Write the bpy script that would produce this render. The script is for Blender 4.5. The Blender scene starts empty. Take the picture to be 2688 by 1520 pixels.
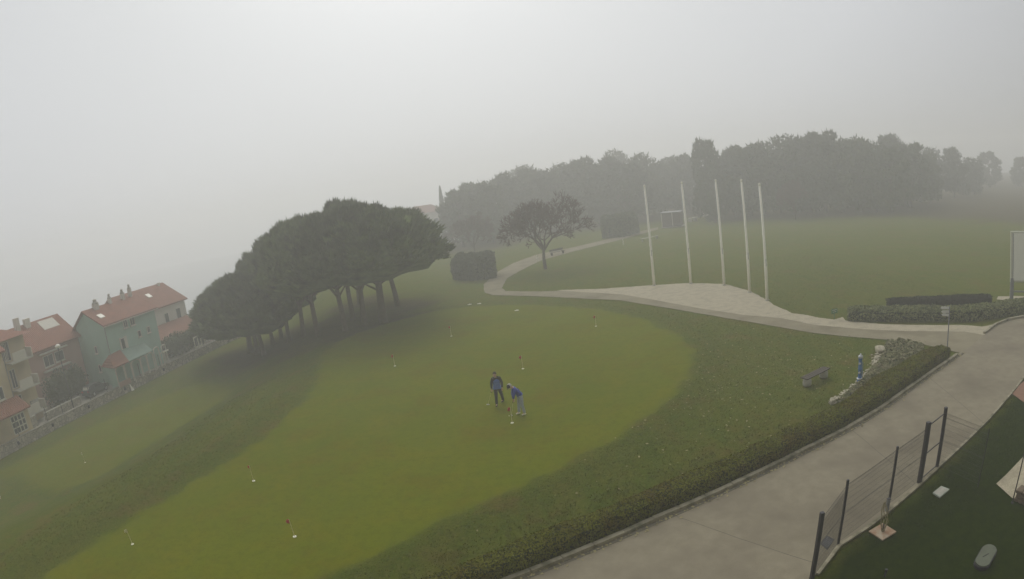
import bpy, bmesh, math, random
import numpy as np
from mathutils import Vector, Matrix, noise
from mathutils.geometry import tessellate_polygon
random.seed(7); rng = np.random.default_rng(7)
C = bpy.context.scene.collection
S = bpy.context.scene
R = math.radians

# ---------------------------------------------------------------- camera (a wide security-camera lens, 10.4 m up)
H = 10.4
LENS = 20.70
_f = LENS / 36.0 * 2688; _P = R(9.75); _R = R(7.3)
_up = -np.array([math.sin(_R)*math.cos(_P), math.cos(_R)*math.cos(_P), math.sin(_P)])
_fw = np.array([0, 0, 1.0]) - _up[2]*_up; _fw /= np.linalg.norm(_fw)
_rt = np.cross(_fw, _up)
if _rt[0] < 0: _rt = -_rt
MC = np.array([_rt, _fw, _up])
cd = bpy.data.cameras.new('Camera'); cam = bpy.data.objects.new('Camera', cd); C.objects.link(cam)
cd.type = 'PANO'
try:
    cd.cycles.panorama_type = 'FISHEYE_EQUISOLID'; cd.cycles.fisheye_lens = LENS; cd.cycles.fisheye_fov = R(220)
except AttributeError:
    cd.panorama_type = 'FISHEYE_EQUISOLID'; cd.fisheye_lens = LENS; cd.fisheye_fov = R(220)
cd.lens = LENS
cd.sensor_width = 36; cd.clip_start = 0.1; cd.clip_end = 3000
_X = MC @ np.array([1., 0, 0]); _Y = MC @ np.array([0, -1., 0]); _Z = MC @ np.array([0, 0, -1.])
cam.matrix_world = Matrix(((_X[0], _Y[0], _Z[0], 0), (_X[1], _Y[1], _Z[1], 0), (_X[2], _Y[2], _Z[2], H), (0, 0, 0, 1)))
S.camera = cam

# ---------------------------------------------------------------- world, sun, exposure
SUN_EL, SUN_AZ = R(45), R(-5)          # behind the fog, ahead and a little to the left
w = bpy.data.worlds.new("World"); S.world = w; w.use_nodes = True
nt = w.node_tree; N = nt.nodes; L = nt.links
bg = N['Background']
sky = N.new('ShaderNodeTexSky'); sky.sky_type = 'NISHITA'; sky.sun_disc = False
sky.sun_elevation = SUN_EL; sky.sun_rotation = SUN_AZ; sky.air_density = 1.0; sky.dust_density = 6.0; sky.ozone_density = 1.0
hs = N.new('ShaderNodeHueSaturation'); hs.inputs['Saturation'].default_value = 0.12
L.new(sky.outputs[0], hs.inputs['Color'])
# overcast cloud layer: brighter towards the hidden sun, darker away from it
tc = N.new('ShaderNodeTexCoord'); dot = N.new('ShaderNodeVectorMath'); dot.operation = 'DOT_PRODUCT'
dot.inputs[1].default_value = (math.sin(R(-12))*math.cos(R(38)), math.cos(R(-12))*math.cos(R(38)), math.sin(R(38)))
L.new(tc.outputs['Generated'], dot.inputs[0])
cr = N.new('ShaderNodeValToRGB')
cr.color_ramp.elements[0].position = 0.05; cr.color_ramp.elements[0].color = (2.9, 3.0, 3.2, 1)
cr.color_ramp.elements[1].position = 1.0; cr.color_ramp.elements[1].color = (7.0, 7.2, 7.25, 1)
e = cr.color_ramp.elements.new(0.66); e.color = (6.4, 6.6, 6.9, 1)
L.new(dot.outputs['Value'], cr.inputs[0])
mx = N.new('ShaderNodeMix'); mx.data_type = 'RGBA'; mx.inputs[0].default_value = 0.85
L.new(hs.outputs[0], mx.inputs[6]); L.new(cr.outputs[0], mx.inputs[7]); L.new(mx.outputs[2], bg.inputs[0])
bg.inputs[1].default_value = 0.095
sl = bpy.data.lights.new('Sun', 'SUN'); so = bpy.data.objects.new('Sun', sl); C.objects.link(so)
sl.energy = 1.5; sl.angle = R(35); sl.color = (1, 0.97, 0.92)
sd = Vector((math.sin(SUN_AZ)*math.cos(SUN_EL), math.cos(SUN_AZ)*math.cos(SUN_EL), math.sin(SUN_EL)))
so.rotation_euler = (-sd).to_track_quat('-Z', 'Y').to_euler(); so.location = (0, 0, 60)
S.view_settings.view_transform = 'Standard'; S.view_settings.look = 'None'; S.view_settings.gamma = 1; S.view_settings.exposure = 0.12
cy = S.cycles
cy.max_bounces = 6; cy.diffuse_bounces = 3; cy.glossy_bounces = 2; cy.transparent_max_bounces = 8; cy.volume_bounces = 2
cy.use_denoising = True

# ---------------------------------------------------------------- measuring helpers
K = 2688 / 2575
def ray(x, y):
    d = np.array([x*K-1344, y*K-760.0]); r = max(np.hypot(*d), 1e-6); th = 2*math.asin(min(1, r/(2*_f))); u = d/r
    return MC @ np.array([u[0]*math.sin(th), u[1]*math.sin(th), math.cos(th)])
def G(x, y, z=0.0):
    r = ray(x, y); t = (z-H)/r[2]
    return np.array([r[0]*t, r[1]*t])
def GL(pts, z=0.0): return [G(*p, z) for p in pts]

LOW = -3.2
BANK = [np.array((-24., -60.)), np.array((-20.5, -10.))] + GL([(0, 1395), (94, 1362), (300, 1255), (480, 1155), (620, 1060), (760, 955), (850, 900)]) + \
       [np.array((-16.5, 60.)), np.array((-20., 75.)), np.array((-34., 100.)), np.array((-80., 150.)), np.array((-300., 320.))]
BANK = np.array(BANK)
def sdist(P, line):
    """signed distance of points P (n,2) to an open polyline, positive on its left"""
    P = np.atleast_2d(P); best = np.full(len(P), 1e9); sg = np.ones(len(P))
    for a, b in zip(line[:-1], line[1:]):
        ab = b-a; t = np.clip(((P-a)@ab)/(ab@ab), 0, 1); q = a+t[:, None]*ab; d = np.hypot(*(P-q).T)
        cr_ = ab[0]*(P[:, 1]-a[1])-ab[1]*(P[:, 0]-a[0]); m = d < best-1e-9
        best[m] = d[m]; sg[m] = np.sign(cr_[m])+(cr_[m] == 0)
    return best*sg
COAST = np.array([(-62., -60.), (-66., 40.), (-61., 80.), (-44., 104.), (-24., 128.), (0., 175.), (120., 230.), (300., 260.), (430., 270.)])
def terr(P):
    d = sdist(P, BANK); t = np.clip((d-0.2)/14.0, 0, 1); s = t*t*(3-2*t)
    P = np.atleast_2d(P); c = np.clip((sdist(P, COAST)+6)/16, 0, 1)
    return -10.0*c*c*(3-2*c) + LOW*s + 0.16*np.exp(-((d+0.7)/0.9)**2)*(np.abs(P[:, 1]-28) < 28)
def tz(x, y): return float(terr(np.array([[x, y]]))[0])
def GT(x, y):
    z = 0.0
    for _ in range(25):
        p = G(x, y, z); z = 0.5*z+0.5*tz(*p)
    return np.array([p[0], p[1]]), z

# ---------------------------------------------------------------- materials
def pbr(name, rough=0.9, spec=0.25):
    m = bpy.data.materials.new(name); m.use_nodes = True; b = m.node_tree.nodes['Principled BSDF']
    b.inputs['Roughness'].default_value = rough; b.inputs['Specular IOR Level'].default_value = spec
    return m, m.node_tree.nodes, m.node_tree.links, b
def mixn(N, L, fac, a, b):
    m = N.new('ShaderNodeMix'); m.data_type = 'RGBA'
    for i, v in ((0, fac), (6, a), (7, b)):
        if hasattr(v, 'links') or hasattr(v, 'is_linked'): L.new(v, m.inputs[i])
        else: m.inputs[i].default_value = v if i == 0 else (*v, 1)
    return m.outputs[2]
def nz(N, L, scale, detail=4, rough=0.6, lo=0.3, hi=0.7, coord=None, dist=0.0):
    n = N.new('ShaderNodeTexNoise'); n.inputs['Scale'].default_value = scale; n.inputs['Detail'].default_value = detail
    n.inputs['Roughness'].default_value = rough; n.inputs['Distortion'].default_value = dist
    if coord is not None: L.new(coord, n.inputs['Vector'])
    r = N.new('ShaderNodeMapRange'); r.inputs[1].default_value = lo; r.inputs[2].default_value = hi
    L.new(n.outputs[0], r.inputs[0]); return r.outputs[0]
def mat(name, c1, c2, scale=4, rough=0.85, bump=0.0, bscale=None, c3=None, s3=0.7, spec=0.25, vary=0.0, metal=0.0):
    m, N, L, b = pbr(name, rough, spec); b.inputs['Metallic'].default_value = metal
    t = N.new('ShaderNodeTexCoord').outputs['Object']
    col = mixn(N, L, nz(N, L, scale, coord=t), c1, c2)
    if c3: col = mixn(N, L, nz(N, L, s3, 3, lo=0.45, hi=0.75, coord=t), col, c3)
    if vary:
        oi = N.new('ShaderNodeObjectInfo'); h = N.new('ShaderNodeHueSaturation'); r = N.new('ShaderNodeMapRange')
        r.inputs[3].default_value = 1-vary; r.inputs[4].default_value = 1+vary
        L.new(oi.outputs['Random'], r.inputs[0]); L.new(r.outputs[0], h.inputs['Value']); L.new(col, h.inputs['Color']); col = h.outputs[0]
    L.new(col, b.inputs['Base Color'])
    if bump:
        n = N.new('ShaderNodeTexNoise'); n.inputs['Scale'].default_value = bscale or scale*4; n.inputs['Detail'].default_value = 5; L.new(t, n.inputs['Vector'])
        bp = N.new('ShaderNodeBump'); bp.inputs['Strength'].default_value = bump; bp.inputs['Distance'].default_value = 0.05
        L.new(n.outputs[0], bp.inputs['Height']); L.new(bp.outputs[0], b.inputs['Normal'])
    return m

def grass_material():
    m, N, L, b = pbr('grass_ground', 1.0, 0.0)
    t = N.new('ShaderNodeNewGeometry').outputs['Position']
    def at(n):
        a = N.new('ShaderNodeAttribute'); a.attribute_name = n; return a.outputs['Fac']
    # rough grass
    mp = N.new('ShaderNodeMapping'); mp.inputs['Rotation'].default_value = (0, 0, R(20)); mp.inputs['Scale'].default_value = (1, 0.35, 1); L.new(t, mp.inputs[0])
    g = mixn(N, L, nz(N, L, 0.12, 5, 0.6, 0.35, 0.65, t), (0.080, 0.118, 0.010), (0.102, 0.130, 0.014))
    g = mixn(N, L, nz(N, L, 0.9, 6, 0.7, 0.38, 0.72, mp.outputs[0]), g, (0.135, 0.135, 0.018))
    g = mixn(N, L, nz(N, L, 2.2, 6, 0.75, 0.50, 0.72, t), g, (0.062, 0.092, 0.009))
    g = mixn(N, L, nz(N, L, 0.38, 6, 0.7, 0.52, 0.68, t), g, (0.135, 0.112, 0.024))
    g = mixn(N, L, nz(N, L, 7.0, 5, 0.8, 0.52, 0.80, t), g, (0.210, 0.185, 0.045))
    g = mixn(N, L, nz(N, L, 16.0, 3, 0.8, 0.50, 0.75, t), g, (0.045, 0.064, 0.007))
    k = mixn(N, L, nz(N, L, 0.10, 5, 0.6, 0.35, 0.68, t), (0.128, 0.146, 0.007), (0.102, 0.128, 0.006))
    k = mixn(N, L, nz(N, L, 0.5, 6, 0.65, 0.45, 0.8, t), k, (0.150, 0.142, 0.006))
    k = mixn(N, L, nz(N, L, 0.28, 6, 0.7, 0.50, 0.70, t), k, (0.125, 0.108, 0.006))
    k = mixn(N, L, nz(N, L, 2.6, 8, 0.85, 0.46, 0.74, t), k, (0.080, 0.098, 0.004))
    k = mixn(N, L, nz(N, L, 24, 2, 0.8, 0.55, 0.9, t), k, (0.075, 0.088, 0.004))
    col = mixn(N, L, at('mown'), g, k)
    # darker hollow grass / needle litter / the dark lawn beside the building
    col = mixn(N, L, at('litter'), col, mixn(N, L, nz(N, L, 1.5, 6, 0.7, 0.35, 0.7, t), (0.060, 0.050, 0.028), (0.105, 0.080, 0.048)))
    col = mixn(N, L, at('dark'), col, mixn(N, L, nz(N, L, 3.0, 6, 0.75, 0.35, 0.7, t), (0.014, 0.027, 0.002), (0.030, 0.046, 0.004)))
    col = mixn(N, L, at('street'), col, mixn(N, L, nz(N, L, 1.0, 6, 0.7, 0.35, 0.7, t), (0.20, 0.19, 0.165), (0.29, 0.27, 0.24)))
    L.new(col, b.inputs['Base Color'])
    n1 = N.new('ShaderNodeTexNoise'); n1.inputs['Scale'].default_value = 14; n1.inputs['Detail'].default_value = 6; n1.inputs['Roughness'].default_value = 0.8; L.new(t, n1.inputs['Vector'])
    inv = N.new('ShaderNodeMapRange'); inv.inputs[3].default_value = 0.9; inv.inputs[4].default_value = 0.12; L.new(at('mown'), inv.inputs[0])
    bp = N.new('ShaderNodeBump'); bp.inputs['Distance'].default_value = 0.10; L.new(inv.outputs[0], bp.inputs['Strength'])
    L.new(n1.outputs[0], bp.inputs['Height']); L.new(bp.outputs[0], b.inputs['Normal'])
    return m
M = {}
M['grass'] = grass_material()
M['path'] = mat('path_asphalt', (0.225, 0.200, 0.135), (0.27, 0.24, 0.165), 1.2, 0.9, 0.25, 60, (0.165, 0.145, 0.095), 0.4, spec=0.03)
M['road'] = mat('road_concrete', (0.215, 0.190, 0.136), (0.268, 0.238, 0.172), 2.2, 0.9, 0.3, 60, (0.178, 0.155, 0.114), 0.35, spec=0.03)
M['gravel'] = mat('gravel', (0.47, 0.42, 0.30), (0.30, 0.265, 0.185), 14, 0.95, 0.35, 40, (0.27, 0.24, 0.17), 1.6)
M['kerb'] = mat('kerb_stone', (0.34, 0.31, 0.22), (0.24, 0.215, 0.15), 3, 0.9, 0.4, 20, (0.08, 0.085, 0.045), 1.5)
M['concrete'] = mat('pale_concrete', (0.46, 0.44, 0.38), (0.34, 0.33, 0.28), 5, 0.9, 0.3, 30)
M['brick'] = mat('brick_paving', (0.26, 0.14, 0.09), (0.18, 0.11, 0.075), 4, 0.9, 0.4, 20)
M['stone'] = mat('stone', (0.36, 0.33, 0.27), (0.20, 0.18, 0.14), 2.5, 0.9, 0.8, 8, (0.12, 0.11, 0.085), 1.0)
M['rock'] = mat('rock', (0.52, 0.48, 0.36), (0.30, 0.265, 0.19), 5, 0.9, 0.8, 12)
M['needle'] = mat('pine_needles', (0.072, 0.104, 0.024), (0.130, 0.170, 0.045), 1.3, 0.8, 0, None, (0.030, 0.044, 0.015), 0.8, vary=0.3, spec=0.03)
M['leaf'] = mat('forest_leaves', (0.062, 0.080, 0.030), (0.098, 0.116, 0.048), 0.6, 0.8, vary=0.25, spec=0.03)
M['bark'] = mat('bark', (0.075, 0.055, 0.038), (0.12, 0.09, 0.065), 4, 0.95, 0.6, 14)
M['hedgeleaf'] = mat('hedge_leaves', (0.105, 0.122, 0.010), (0.165, 0.165, 0.018), 2.5, 0.75, 0, None, (0.125, 0.092, 0.018), 1.1, spec=0.03)
M['hedgecore'] = mat('hedge_core', (0.016, 0.022, 0.008), (0.030, 0.035, 0.014), 6, 0.95, spec=0.03)
M['shrubleaf'] = mat('variegated_leaves', (0.12, 0.15, 0.04), (0.27, 0.28, 0.13), 7, 0.7, 0, None, (0.055, 0.075, 0.028), 2, spec=0.03)
M['coverleaf'] = mat('ground_cover_leaves', (0.26, 0.26, 0.13), (0.075, 0.085, 0.035), 7, 0.8, 0, None, (0.34, 0.30, 0.19), 3.4, spec=0.03)
M['darkleaf'] = mat('dark_hedge_leaves', (0.020, 0.024, 0.012), (0.040, 0.042, 0.020), 4, 0.8, spec=0.03)
M['twig'] = mat('reddish_twigs', (0.105, 0.070, 0.052), (0.15, 0.095, 0.070), 1, 0.9, spec=0.03)
M['white'] = mat('white_paint', (0.88, 0.86, 0.74), (0.82, 0.80, 0.68), 1, 0.55, spec=0.4)
M['metaldark'] = mat('dark_post_paint', (0.020, 0.020, 0.026), (0.032, 0.030, 0.036), 8, 0.5, spec=0.5)
M['wire'] = mat('wire_coating', (0.028, 0.030, 0.026), (0.05, 0.05, 0.042), 8, 0.5, spec=0.5)
M['blue'] = mat('hydrant_blue', (0.020, 0.115, 0.32), (0.030, 0.16, 0.40), 12, 0.4, spec=0.5)
M['silver'] = mat('cap_metal', (0.55, 0.56, 0.58), (0.42, 0.43, 0.46), 12, 0.4, spec=0.5, metal=0.4)
M['wood'] = mat('bench_wood', (0.050, 0.042, 0.032), (0.080, 0.066, 0.052), 9, 0.8, 0.4, 30)
M['greensign'] = mat('green_sign', (0.05, 0.16, 0.07), (0.07, 0.20, 0.09), 20, 0.6)
M['panel'] = mat('board_panel', (0.56, 0.57, 0.46), (0.48, 0.49, 0.40), 1.5, 0.6)
M['boardwhite'] = mat('board_white', (0.82, 0.83, 0.74), (0.76, 0.77, 0.68), 1.5, 0.6)
M['grey'] = mat('grey_steel', (0.16, 0.165, 0.17), (0.22, 0.225, 0.23), 5, 0.5, spec=0.5)
M['signgrey'] = mat('sign_blade_grey', (0.55, 0.55, 0.52), (0.62, 0.62, 0.58), 8, 0.5)
M['red'] = mat('flag_red', (0.45, 0.035, 0.02), (0.36, 0.03, 0.02), 20, 0.7)
M['pinyellow'] = mat('flag_pin', (0.62, 0.58, 0.34), (0.55, 0.50, 0.28), 20, 0.5)
M['black'] = mat('black', (0.010, 0.010, 0.012), (0.018, 0.017, 0.02), 20, 0.6)
M['skin'] = mat('skin', (0.50, 0.31, 0.23), (0.56, 0.36, 0.27), 20, 0.6)
M['vest'] = mat('vest_cloth', (0.05, 0.11, 0.36), (0.13, 0.20, 0.46), 30, 0.85, 0.3, 60)
M['navy'] = mat('jacket_cloth', (0.03, 0.05, 0.28), (0.05, 0.075, 0.36), 12, 0.85)
M['jeans'] = mat('light_grey_trousers', (0.28, 0.32, 0.35), (0.36, 0.40, 0.43), 14, 0.9)
M['hairbrown'] = mat('dark_hair', (0.035, 0.018, 0.012), (0.05, 0.028, 0.018), 30, 0.7)
M['hairgrey'] = mat('grey_hair', (0.45, 0.42, 0.40), (0.36, 0.33, 0.32), 30, 0.7)
M['turq'] = mat('turquoise_render', (0.37, 0.54, 0.45), (0.33, 0.49, 0.40), 0.5, 0.9, c3=(0.29, 0.43, 0.35), s3=0.25)
M['cream'] = mat('cream_render', (0.55, 0.46, 0.29), (0.48, 0.40, 0.26), 0.5, 0.9, c3=(0.33, 0.275, 0.17), s3=0.25)
M['pink'] = mat('dusty_pink_render', (0.42, 0.27, 0.22), (0.37, 0.24, 0.19), 0.5, 0.9)
M['offwhite'] = mat('offwhite_render', (0.66, 0.63, 0.54), (0.58, 0.55, 0.47), 0.5, 0.9, c3=(0.50, 0.47, 0.40), s3=0.3)
M['pane'] = mat('window_glass', (0.035, 0.04, 0.042), (0.06, 0.065, 0.065), 2, 0.25, spec=0.6)
M['frame'] = mat('window_frame', (0.58, 0.56, 0.48), (0.50, 0.48, 0.41), 4, 0.7)
M['lid'] = mat('pale_lid', (0.42, 0.45, 0.38), (0.34, 0.37, 0.31), 4, 0.8)
M['olive'] = mat('olive_lid', (0.115, 0.13, 0.09), (0.09, 0.10, 0.07), 4, 0.7)
M['carpaint'] = mat('car_paint', (0.045, 0.05, 0.055), (0.06, 0.065, 0.07), 3, 0.3, spec=0.6)
M['rope'] = mat('dry_vine', (0.30, 0.26, 0.15), (0.20, 0.18, 0.10), 20, 0.9)
M['rust'] = mat('rusty_slab', (0.42, 0.38, 0.29), (0.30, 0.16, 0.09), 3.5, 0.9, 0.3, 20)
M['litterleaf'] = mat('dry_leaf', (0.36, 0.32, 0.16), (0.24, 0.21, 0.10), 8, 0.9)
M['blade'] = mat('grass_blades', (0.095, 0.115, 0.014), (0.185, 0.175, 0.034), 1.3, 0.9, 0, None, (0.065, 0.09, 0.010), 0.5, spec=0.03)

def tile_material():
    m, N, L, b = pbr('terracotta_tiles', 0.9, 0.2)
    t = N.new('ShaderNodeTexCoord').outputs['Object']
    wv = N.new('ShaderNodeTexWave'); wv.inputs['Scale'].default_value = 1.4; wv.inputs['Distortion'].default_value = 0.4; L.new(t, wv.inputs[0])
    c = mixn(N, L, nz(N, L, 1.3, 5, coord=t), (0.30, 0.130, 0.085), (0.24, 0.11, 0.075))
    c = mixn(N, L, nz(N, L, 6, 3, lo=.45, hi=.8, coord=t), c, (0.19, 0.10, 0.07))
    L.new(c, b.inputs['Base Color'])
    bp = N.new('ShaderNodeBump'); bp.inputs['Distance'].default_value = 0.08; bp.inputs['Strength'].default_value = 0.7
    L.new(wv.outputs['Fac'], bp.inputs['Height']); L.new(bp.outputs[0], b.inputs['Normal']); return m
M['tile'] = tile_material()
def wall_material():
    m, N, L, b = pbr('coursed_stone', 0.95, 0.15)
    t = N.new('ShaderNodeTexCoord').outputs['Object']
    v = N.new('ShaderNodeTexVoronoi'); v.inputs['Scale'].default_value = 2.6; L.new(t, v.inputs['Vector'])
    v2 = N.new('ShaderNodeTexVoronoi'); v2.feature = 'DISTANCE_TO_EDGE'; v2.inputs['Scale'].default_value = 2.6; L.new(t, v2.inputs['Vector'])
    r = N.new('ShaderNodeSeparateColor'); L.new(v.outputs['Color'], r.inputs[0])
    c = mixn(N, L, r.outputs[0], (0.30, 0.275, 0.22), (0.48, 0.44, 0.36))
    mr = N.new('ShaderNodeMapRange'); mr.inputs[1].default_value = 0.0; mr.inputs[2].default_value = 0.07; mr.inputs[3].default_value = 1; mr.inputs[4].default_value = 0; L.new(v2.outputs[0], mr.inputs[0])
    c = mixn(N, L, mr.outputs[0], c, (0.14, 0.125, 0.095))
    L.new(c, b.inputs['Base Color']); bp = N.new('ShaderNodeBump'); bp.inputs['Strength'].default_value = 0.6; bp.inputs['Distance'].default_value = 0.05
    L.new(v2.outputs[0], bp.inputs['Height']); L.new(bp.outputs[0], b.inputs['Normal']); return m
M['stonewall'] = wall_material()

# ---------------------------------------------------------------- object helpers
class MB:
    def __init__(s): s.v = []; s.f = []
    def add(s, vs, fs):
        o = len(s.v); s.v += [tuple(map(float, p)) for p in vs]; s.f += [tuple(i+o for i in f) for f in fs]; return s
    def box(s, x0, x1, y0, y1, z0, z1, bev=0.0):
        if bev:
            vs = []; b = min(bev, abs(x1-x0)/2.1, abs(y1-y0)/2.1)
            for z, i in ((z0, b), (z0+b*.7, 0), (z1-b*.7, 0), (z1, b)):
                for (cx, cy_) in ((x0, y0), (x1, y0), (x1, y1), (x0, y1)):
                    sx = 1 if cx == x0 else -1; sy = 1 if cy_ == y0 else -1
                    if sx*sy > 0: a = [(cx+sx*i, cy_+sy*(i+b)), (cx+sx*(i+b), cy_+sy*i)]
                    else: a = [(cx+sx*(i+b), cy_+sy*i), (cx+sx*i, cy_+sy*(i+b))]
                    vs += [(p[0], p[1], z) for p in a]
            fs = [tuple(range(7, -1, -1)), tuple(range(24, 32))]
            for k in range(3):
                for j in range(8): fs.append((k*8+j, k*8+(j+1) % 8, k*8+8+(j+1) % 8, k*8+8+j))
            return s.add(vs, fs)
        return s.add([(x0, y0, z0), (x1, y0, z0), (x1, y1, z0), (x0, y1, z0), (x0, y0, z1), (x1, y0, z1), (x1, y1, z1), (x0, y1, z1)],
                     [(3, 2, 1, 0), (4, 5, 6, 7), (0, 1, 5, 4), (1, 2, 6, 5), (2, 3, 7, 6), (3, 0, 4, 7)])
    def tube(s, pts, rad, n=8, cap=True):
        pts = [Vector(p) for p in pts]; rad = rad if hasattr(rad, '__len__') else [rad]*len(pts); vs = []
        for i, p in enumerate(pts):
            d = (pts[min(i+1, len(pts)-1)]-pts[max(i-1, 0)]).normalized(); a = d.orthogonal().normalized()
            if abs(d.z) > 0.3: a = (Vector((1, 0, 0))-d*d.x).normalized()
            b = d.cross(a)
            for k in range(n):
                t = 2*math.pi*k/n; q = p+(a*math.cos(t)+b*math.sin(t))*rad[i]; vs.append(q)
        fs = [(i*n+k, i*n+(k+1) % n, (i+1)*n+(k+1) % n, (i+1)*n+k) for i in range(len(pts)-1) for k in range(n)]
        if cap: fs += [tuple(range(n-1, -1, -1)), tuple((len(pts)-1)*n+k for k in range(n))]
        return s.add(vs, fs)
    def lathe(s, prof, n=16, c=(0, 0, 0)):
        return s.tube([(c[0], c[1], c[2]+z) for r, z in prof], [r for r, z in prof], n)
    def prism(s, poly, z0, z1):
        n = len(poly); area = sum(poly[i][0]*poly[(i+1) % n][1]-poly[(i+1) % n][0]*poly[i][1] for i in range(n))
        if area < 0: poly = poly[::-1]
        vs = [(p[0], p[1], z0) for p in poly]+[(p[0], p[1], z1) for p in poly]
        return s.add(vs, [tuple(range(n-1, -1, -1)), tuple(range(n, 2*n))]+[(i, (i+1) % n, n+(i+1) % n, n+i) for i in range(n)])
    def build(s, name, m, parent=None, smooth=False):
        me = bpy.data.meshes.new(name); me.from_pydata(s.v, [], s.f); me.update()
        if smooth: me.polygons.foreach_set('use_smooth', [True]*len(me.polygons))
        return link(name, me, m, parent)
def link(name, me, m, parent=None):
    o = bpy.data.objects.new(name, me); C.objects.link(o)
    if m is not None: me.materials.append(m)
    if parent is not None: o.parent = parent
    return o
def tag(o, label=None, cat=None, group=None, kind=None):
    if label: o['label'] = label
    if cat: o['category'] = cat
    if group: o['group'] = group
    if kind: o['kind'] = kind
    return o
def empty(name, loc, label, cat, group=None, rz=0.0):
    o = bpy.data.objects.new(name, None); C.objects.link(o); o.location = loc; o.rotation_euler = (0, 0, rz); o.empty_display_size = 0.3
    return tag(o, label, cat, group)
def copy_tree(o, parent=None):
    c = o.copy(); C.objects.link(c)
    if parent is not None: c.parent = parent
    for ch in [x for x in CH.get(o.name, [])]: copy_tree(ch, c)
    return c
CH = {}
def reg(o):
    CH[o.name] = [c for c in bpy.data.objects if c.parent == o]
    for c in CH[o.name]: reg(c)
def dup(o, loc, rz=0.0, sc=1.0, label=None):
    c = copy_tree(o); c.location = loc; c.rotation_euler = (0, 0, rz); c.scale = (sc, sc, sc) if not hasattr(sc, '__len__') else sc
    if label: c['label'] = label
    return c
def npmesh(name, V, F, m, parent=None, smooth=False):
    me = bpy.data.meshes.new(name); V = np.asarray(V, dtype=np.float32); F = np.asarray(F, dtype=np.int32); k = F.shape[1]
    me.vertices.add(len(V)); me.vertices.foreach_set('co', V.ravel())
    me.loops.add(F.size); me.loops.foreach_set('vertex_index', F.ravel())
    me.polygons.add(len(F)); me.polygons.foreach_set('loop_start', np.arange(0, F.size, k, dtype=np.int32)); me.polygons.foreach_set('loop_total', np.full(len(F), k, dtype=np.int32))
    me.update(); me.validate()
    if smooth: me.polygons.foreach_set('use_smooth', [True]*len(me.polygons))
    return link(name, me, m, parent)
def quads(P, Nrm, size, stretch=1.0, jit=0.6):
    """small leaf quads at points P facing roughly Nrm"""
    n = len(P); d = Nrm+rng.normal(0, jit, (n, 3)); d /= np.linalg.norm(d, axis=1)[:, None]+1e-9
    a = np.cross(d, rng.normal(0, 1, (n, 3))); a /= np.linalg.norm(a, axis=1)[:, None]+1e-9; b = np.cross(d, a)
    s = (size*rng.uniform(0.6, 1.4, n))[:, None]
    V = np.stack([P-a*s*.5, P-b*s*.5*stretch, P+a*s*.5, P+b*s*.5*stretch], 1).reshape(-1, 3)
    return V, np.arange(4*n).reshape(-1, 4)
def spikes(P, D, length, width):
    """upright little blades (triangles) at P pointing along D"""
    n = len(P); D = D/(np.linalg.norm(D, axis=1)[:, None]+1e-9)
    a = np.cross(D, rng.normal(0, 1, (n, 3))); a /= np.linalg.norm(a, axis=1)[:, None]+1e-9
    l = (length*rng.uniform(0.5, 1.3, n))[:, None]
    V = np.stack([P-a*width, P+a*width, P+D*l], 1).reshape(-1, 3)
    return V, np.arange(3*n).reshape(-1, 3)

# ---------------------------------------------------------------- the ground
GREEN = GL([(800, 890), (850, 860), (960, 815), (1080, 783), (1200, 768), (1350, 766), (1500, 776), (1620, 800), (1710, 840), (1752, 885), (1740, 940), (1690, 1000), (1590, 1075), (1470, 1150),
            (1330, 1220), (1180, 1285), (1020, 1360), (830, 1450), (700, 1530), (500, 1600), (200, 1620), (30, 1520), (120, 1440), (260, 1345), (420, 1250), (560, 1165), (680, 1085), (760, 1010), (800, 950)])
GREEN2 = GL([(-60, 1210), (40, 1208), (90, 1238), (150, 1246), (250, 1218), (400, 1130), (520, 1062), (598, 1005), (606, 975), (560, 955), (480, 965), (400, 995), (200, 1082), (60, 1150), (-60, 1200)], LOW)
def signed_in(P, poly):
    P = np.atleast_2d(P); poly = np.array(poly); Q = np.vstack([poly, poly[:1]]); d = np.abs(sdist(P, Q)); ins = np.zeros(len(P), bool)
    for a, b in zip(Q[:-1], Q[1:]):
        c = (a[1] > P[:, 1]) != (b[1] > P[:, 1])
        with np.errstate(divide='ignore', invalid='ignore'):
            xi = (b[0]-a[0])*(P[:, 1]-a[1])/(b[1]-a[1])+a[0]
        ins ^= c & (P[:, 0] < xi)
    return np.where(ins, d, -d)
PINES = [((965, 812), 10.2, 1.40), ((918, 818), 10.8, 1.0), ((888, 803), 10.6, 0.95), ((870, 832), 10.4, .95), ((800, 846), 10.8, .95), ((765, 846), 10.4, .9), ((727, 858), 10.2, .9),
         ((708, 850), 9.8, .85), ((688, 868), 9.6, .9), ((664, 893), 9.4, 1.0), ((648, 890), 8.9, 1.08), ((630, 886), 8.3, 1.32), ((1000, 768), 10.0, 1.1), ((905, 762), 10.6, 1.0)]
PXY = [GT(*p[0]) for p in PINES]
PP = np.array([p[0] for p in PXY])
ROADR = [((2100+a*.3435)/K, (1020+b*.3434)/K) for a, b in [(-120, 1800), (40, 1540), (120, 1420), (290, 1200), (540, 1040), (900, 740), (1050, 600), (1430, 240), (1640, 0)]] + [(2575, 945), (2640, 900), (2760, 820)]
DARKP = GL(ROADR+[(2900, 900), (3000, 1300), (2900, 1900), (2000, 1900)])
O_ = G(0, 1155, LOW); UU = np.array([math.sin(R(9.9)), math.cos(R(9.9))]); VV = np.array([-UU[1], UU[0]])
def street(u, v): return O_+UU*u+VV*v

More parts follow.
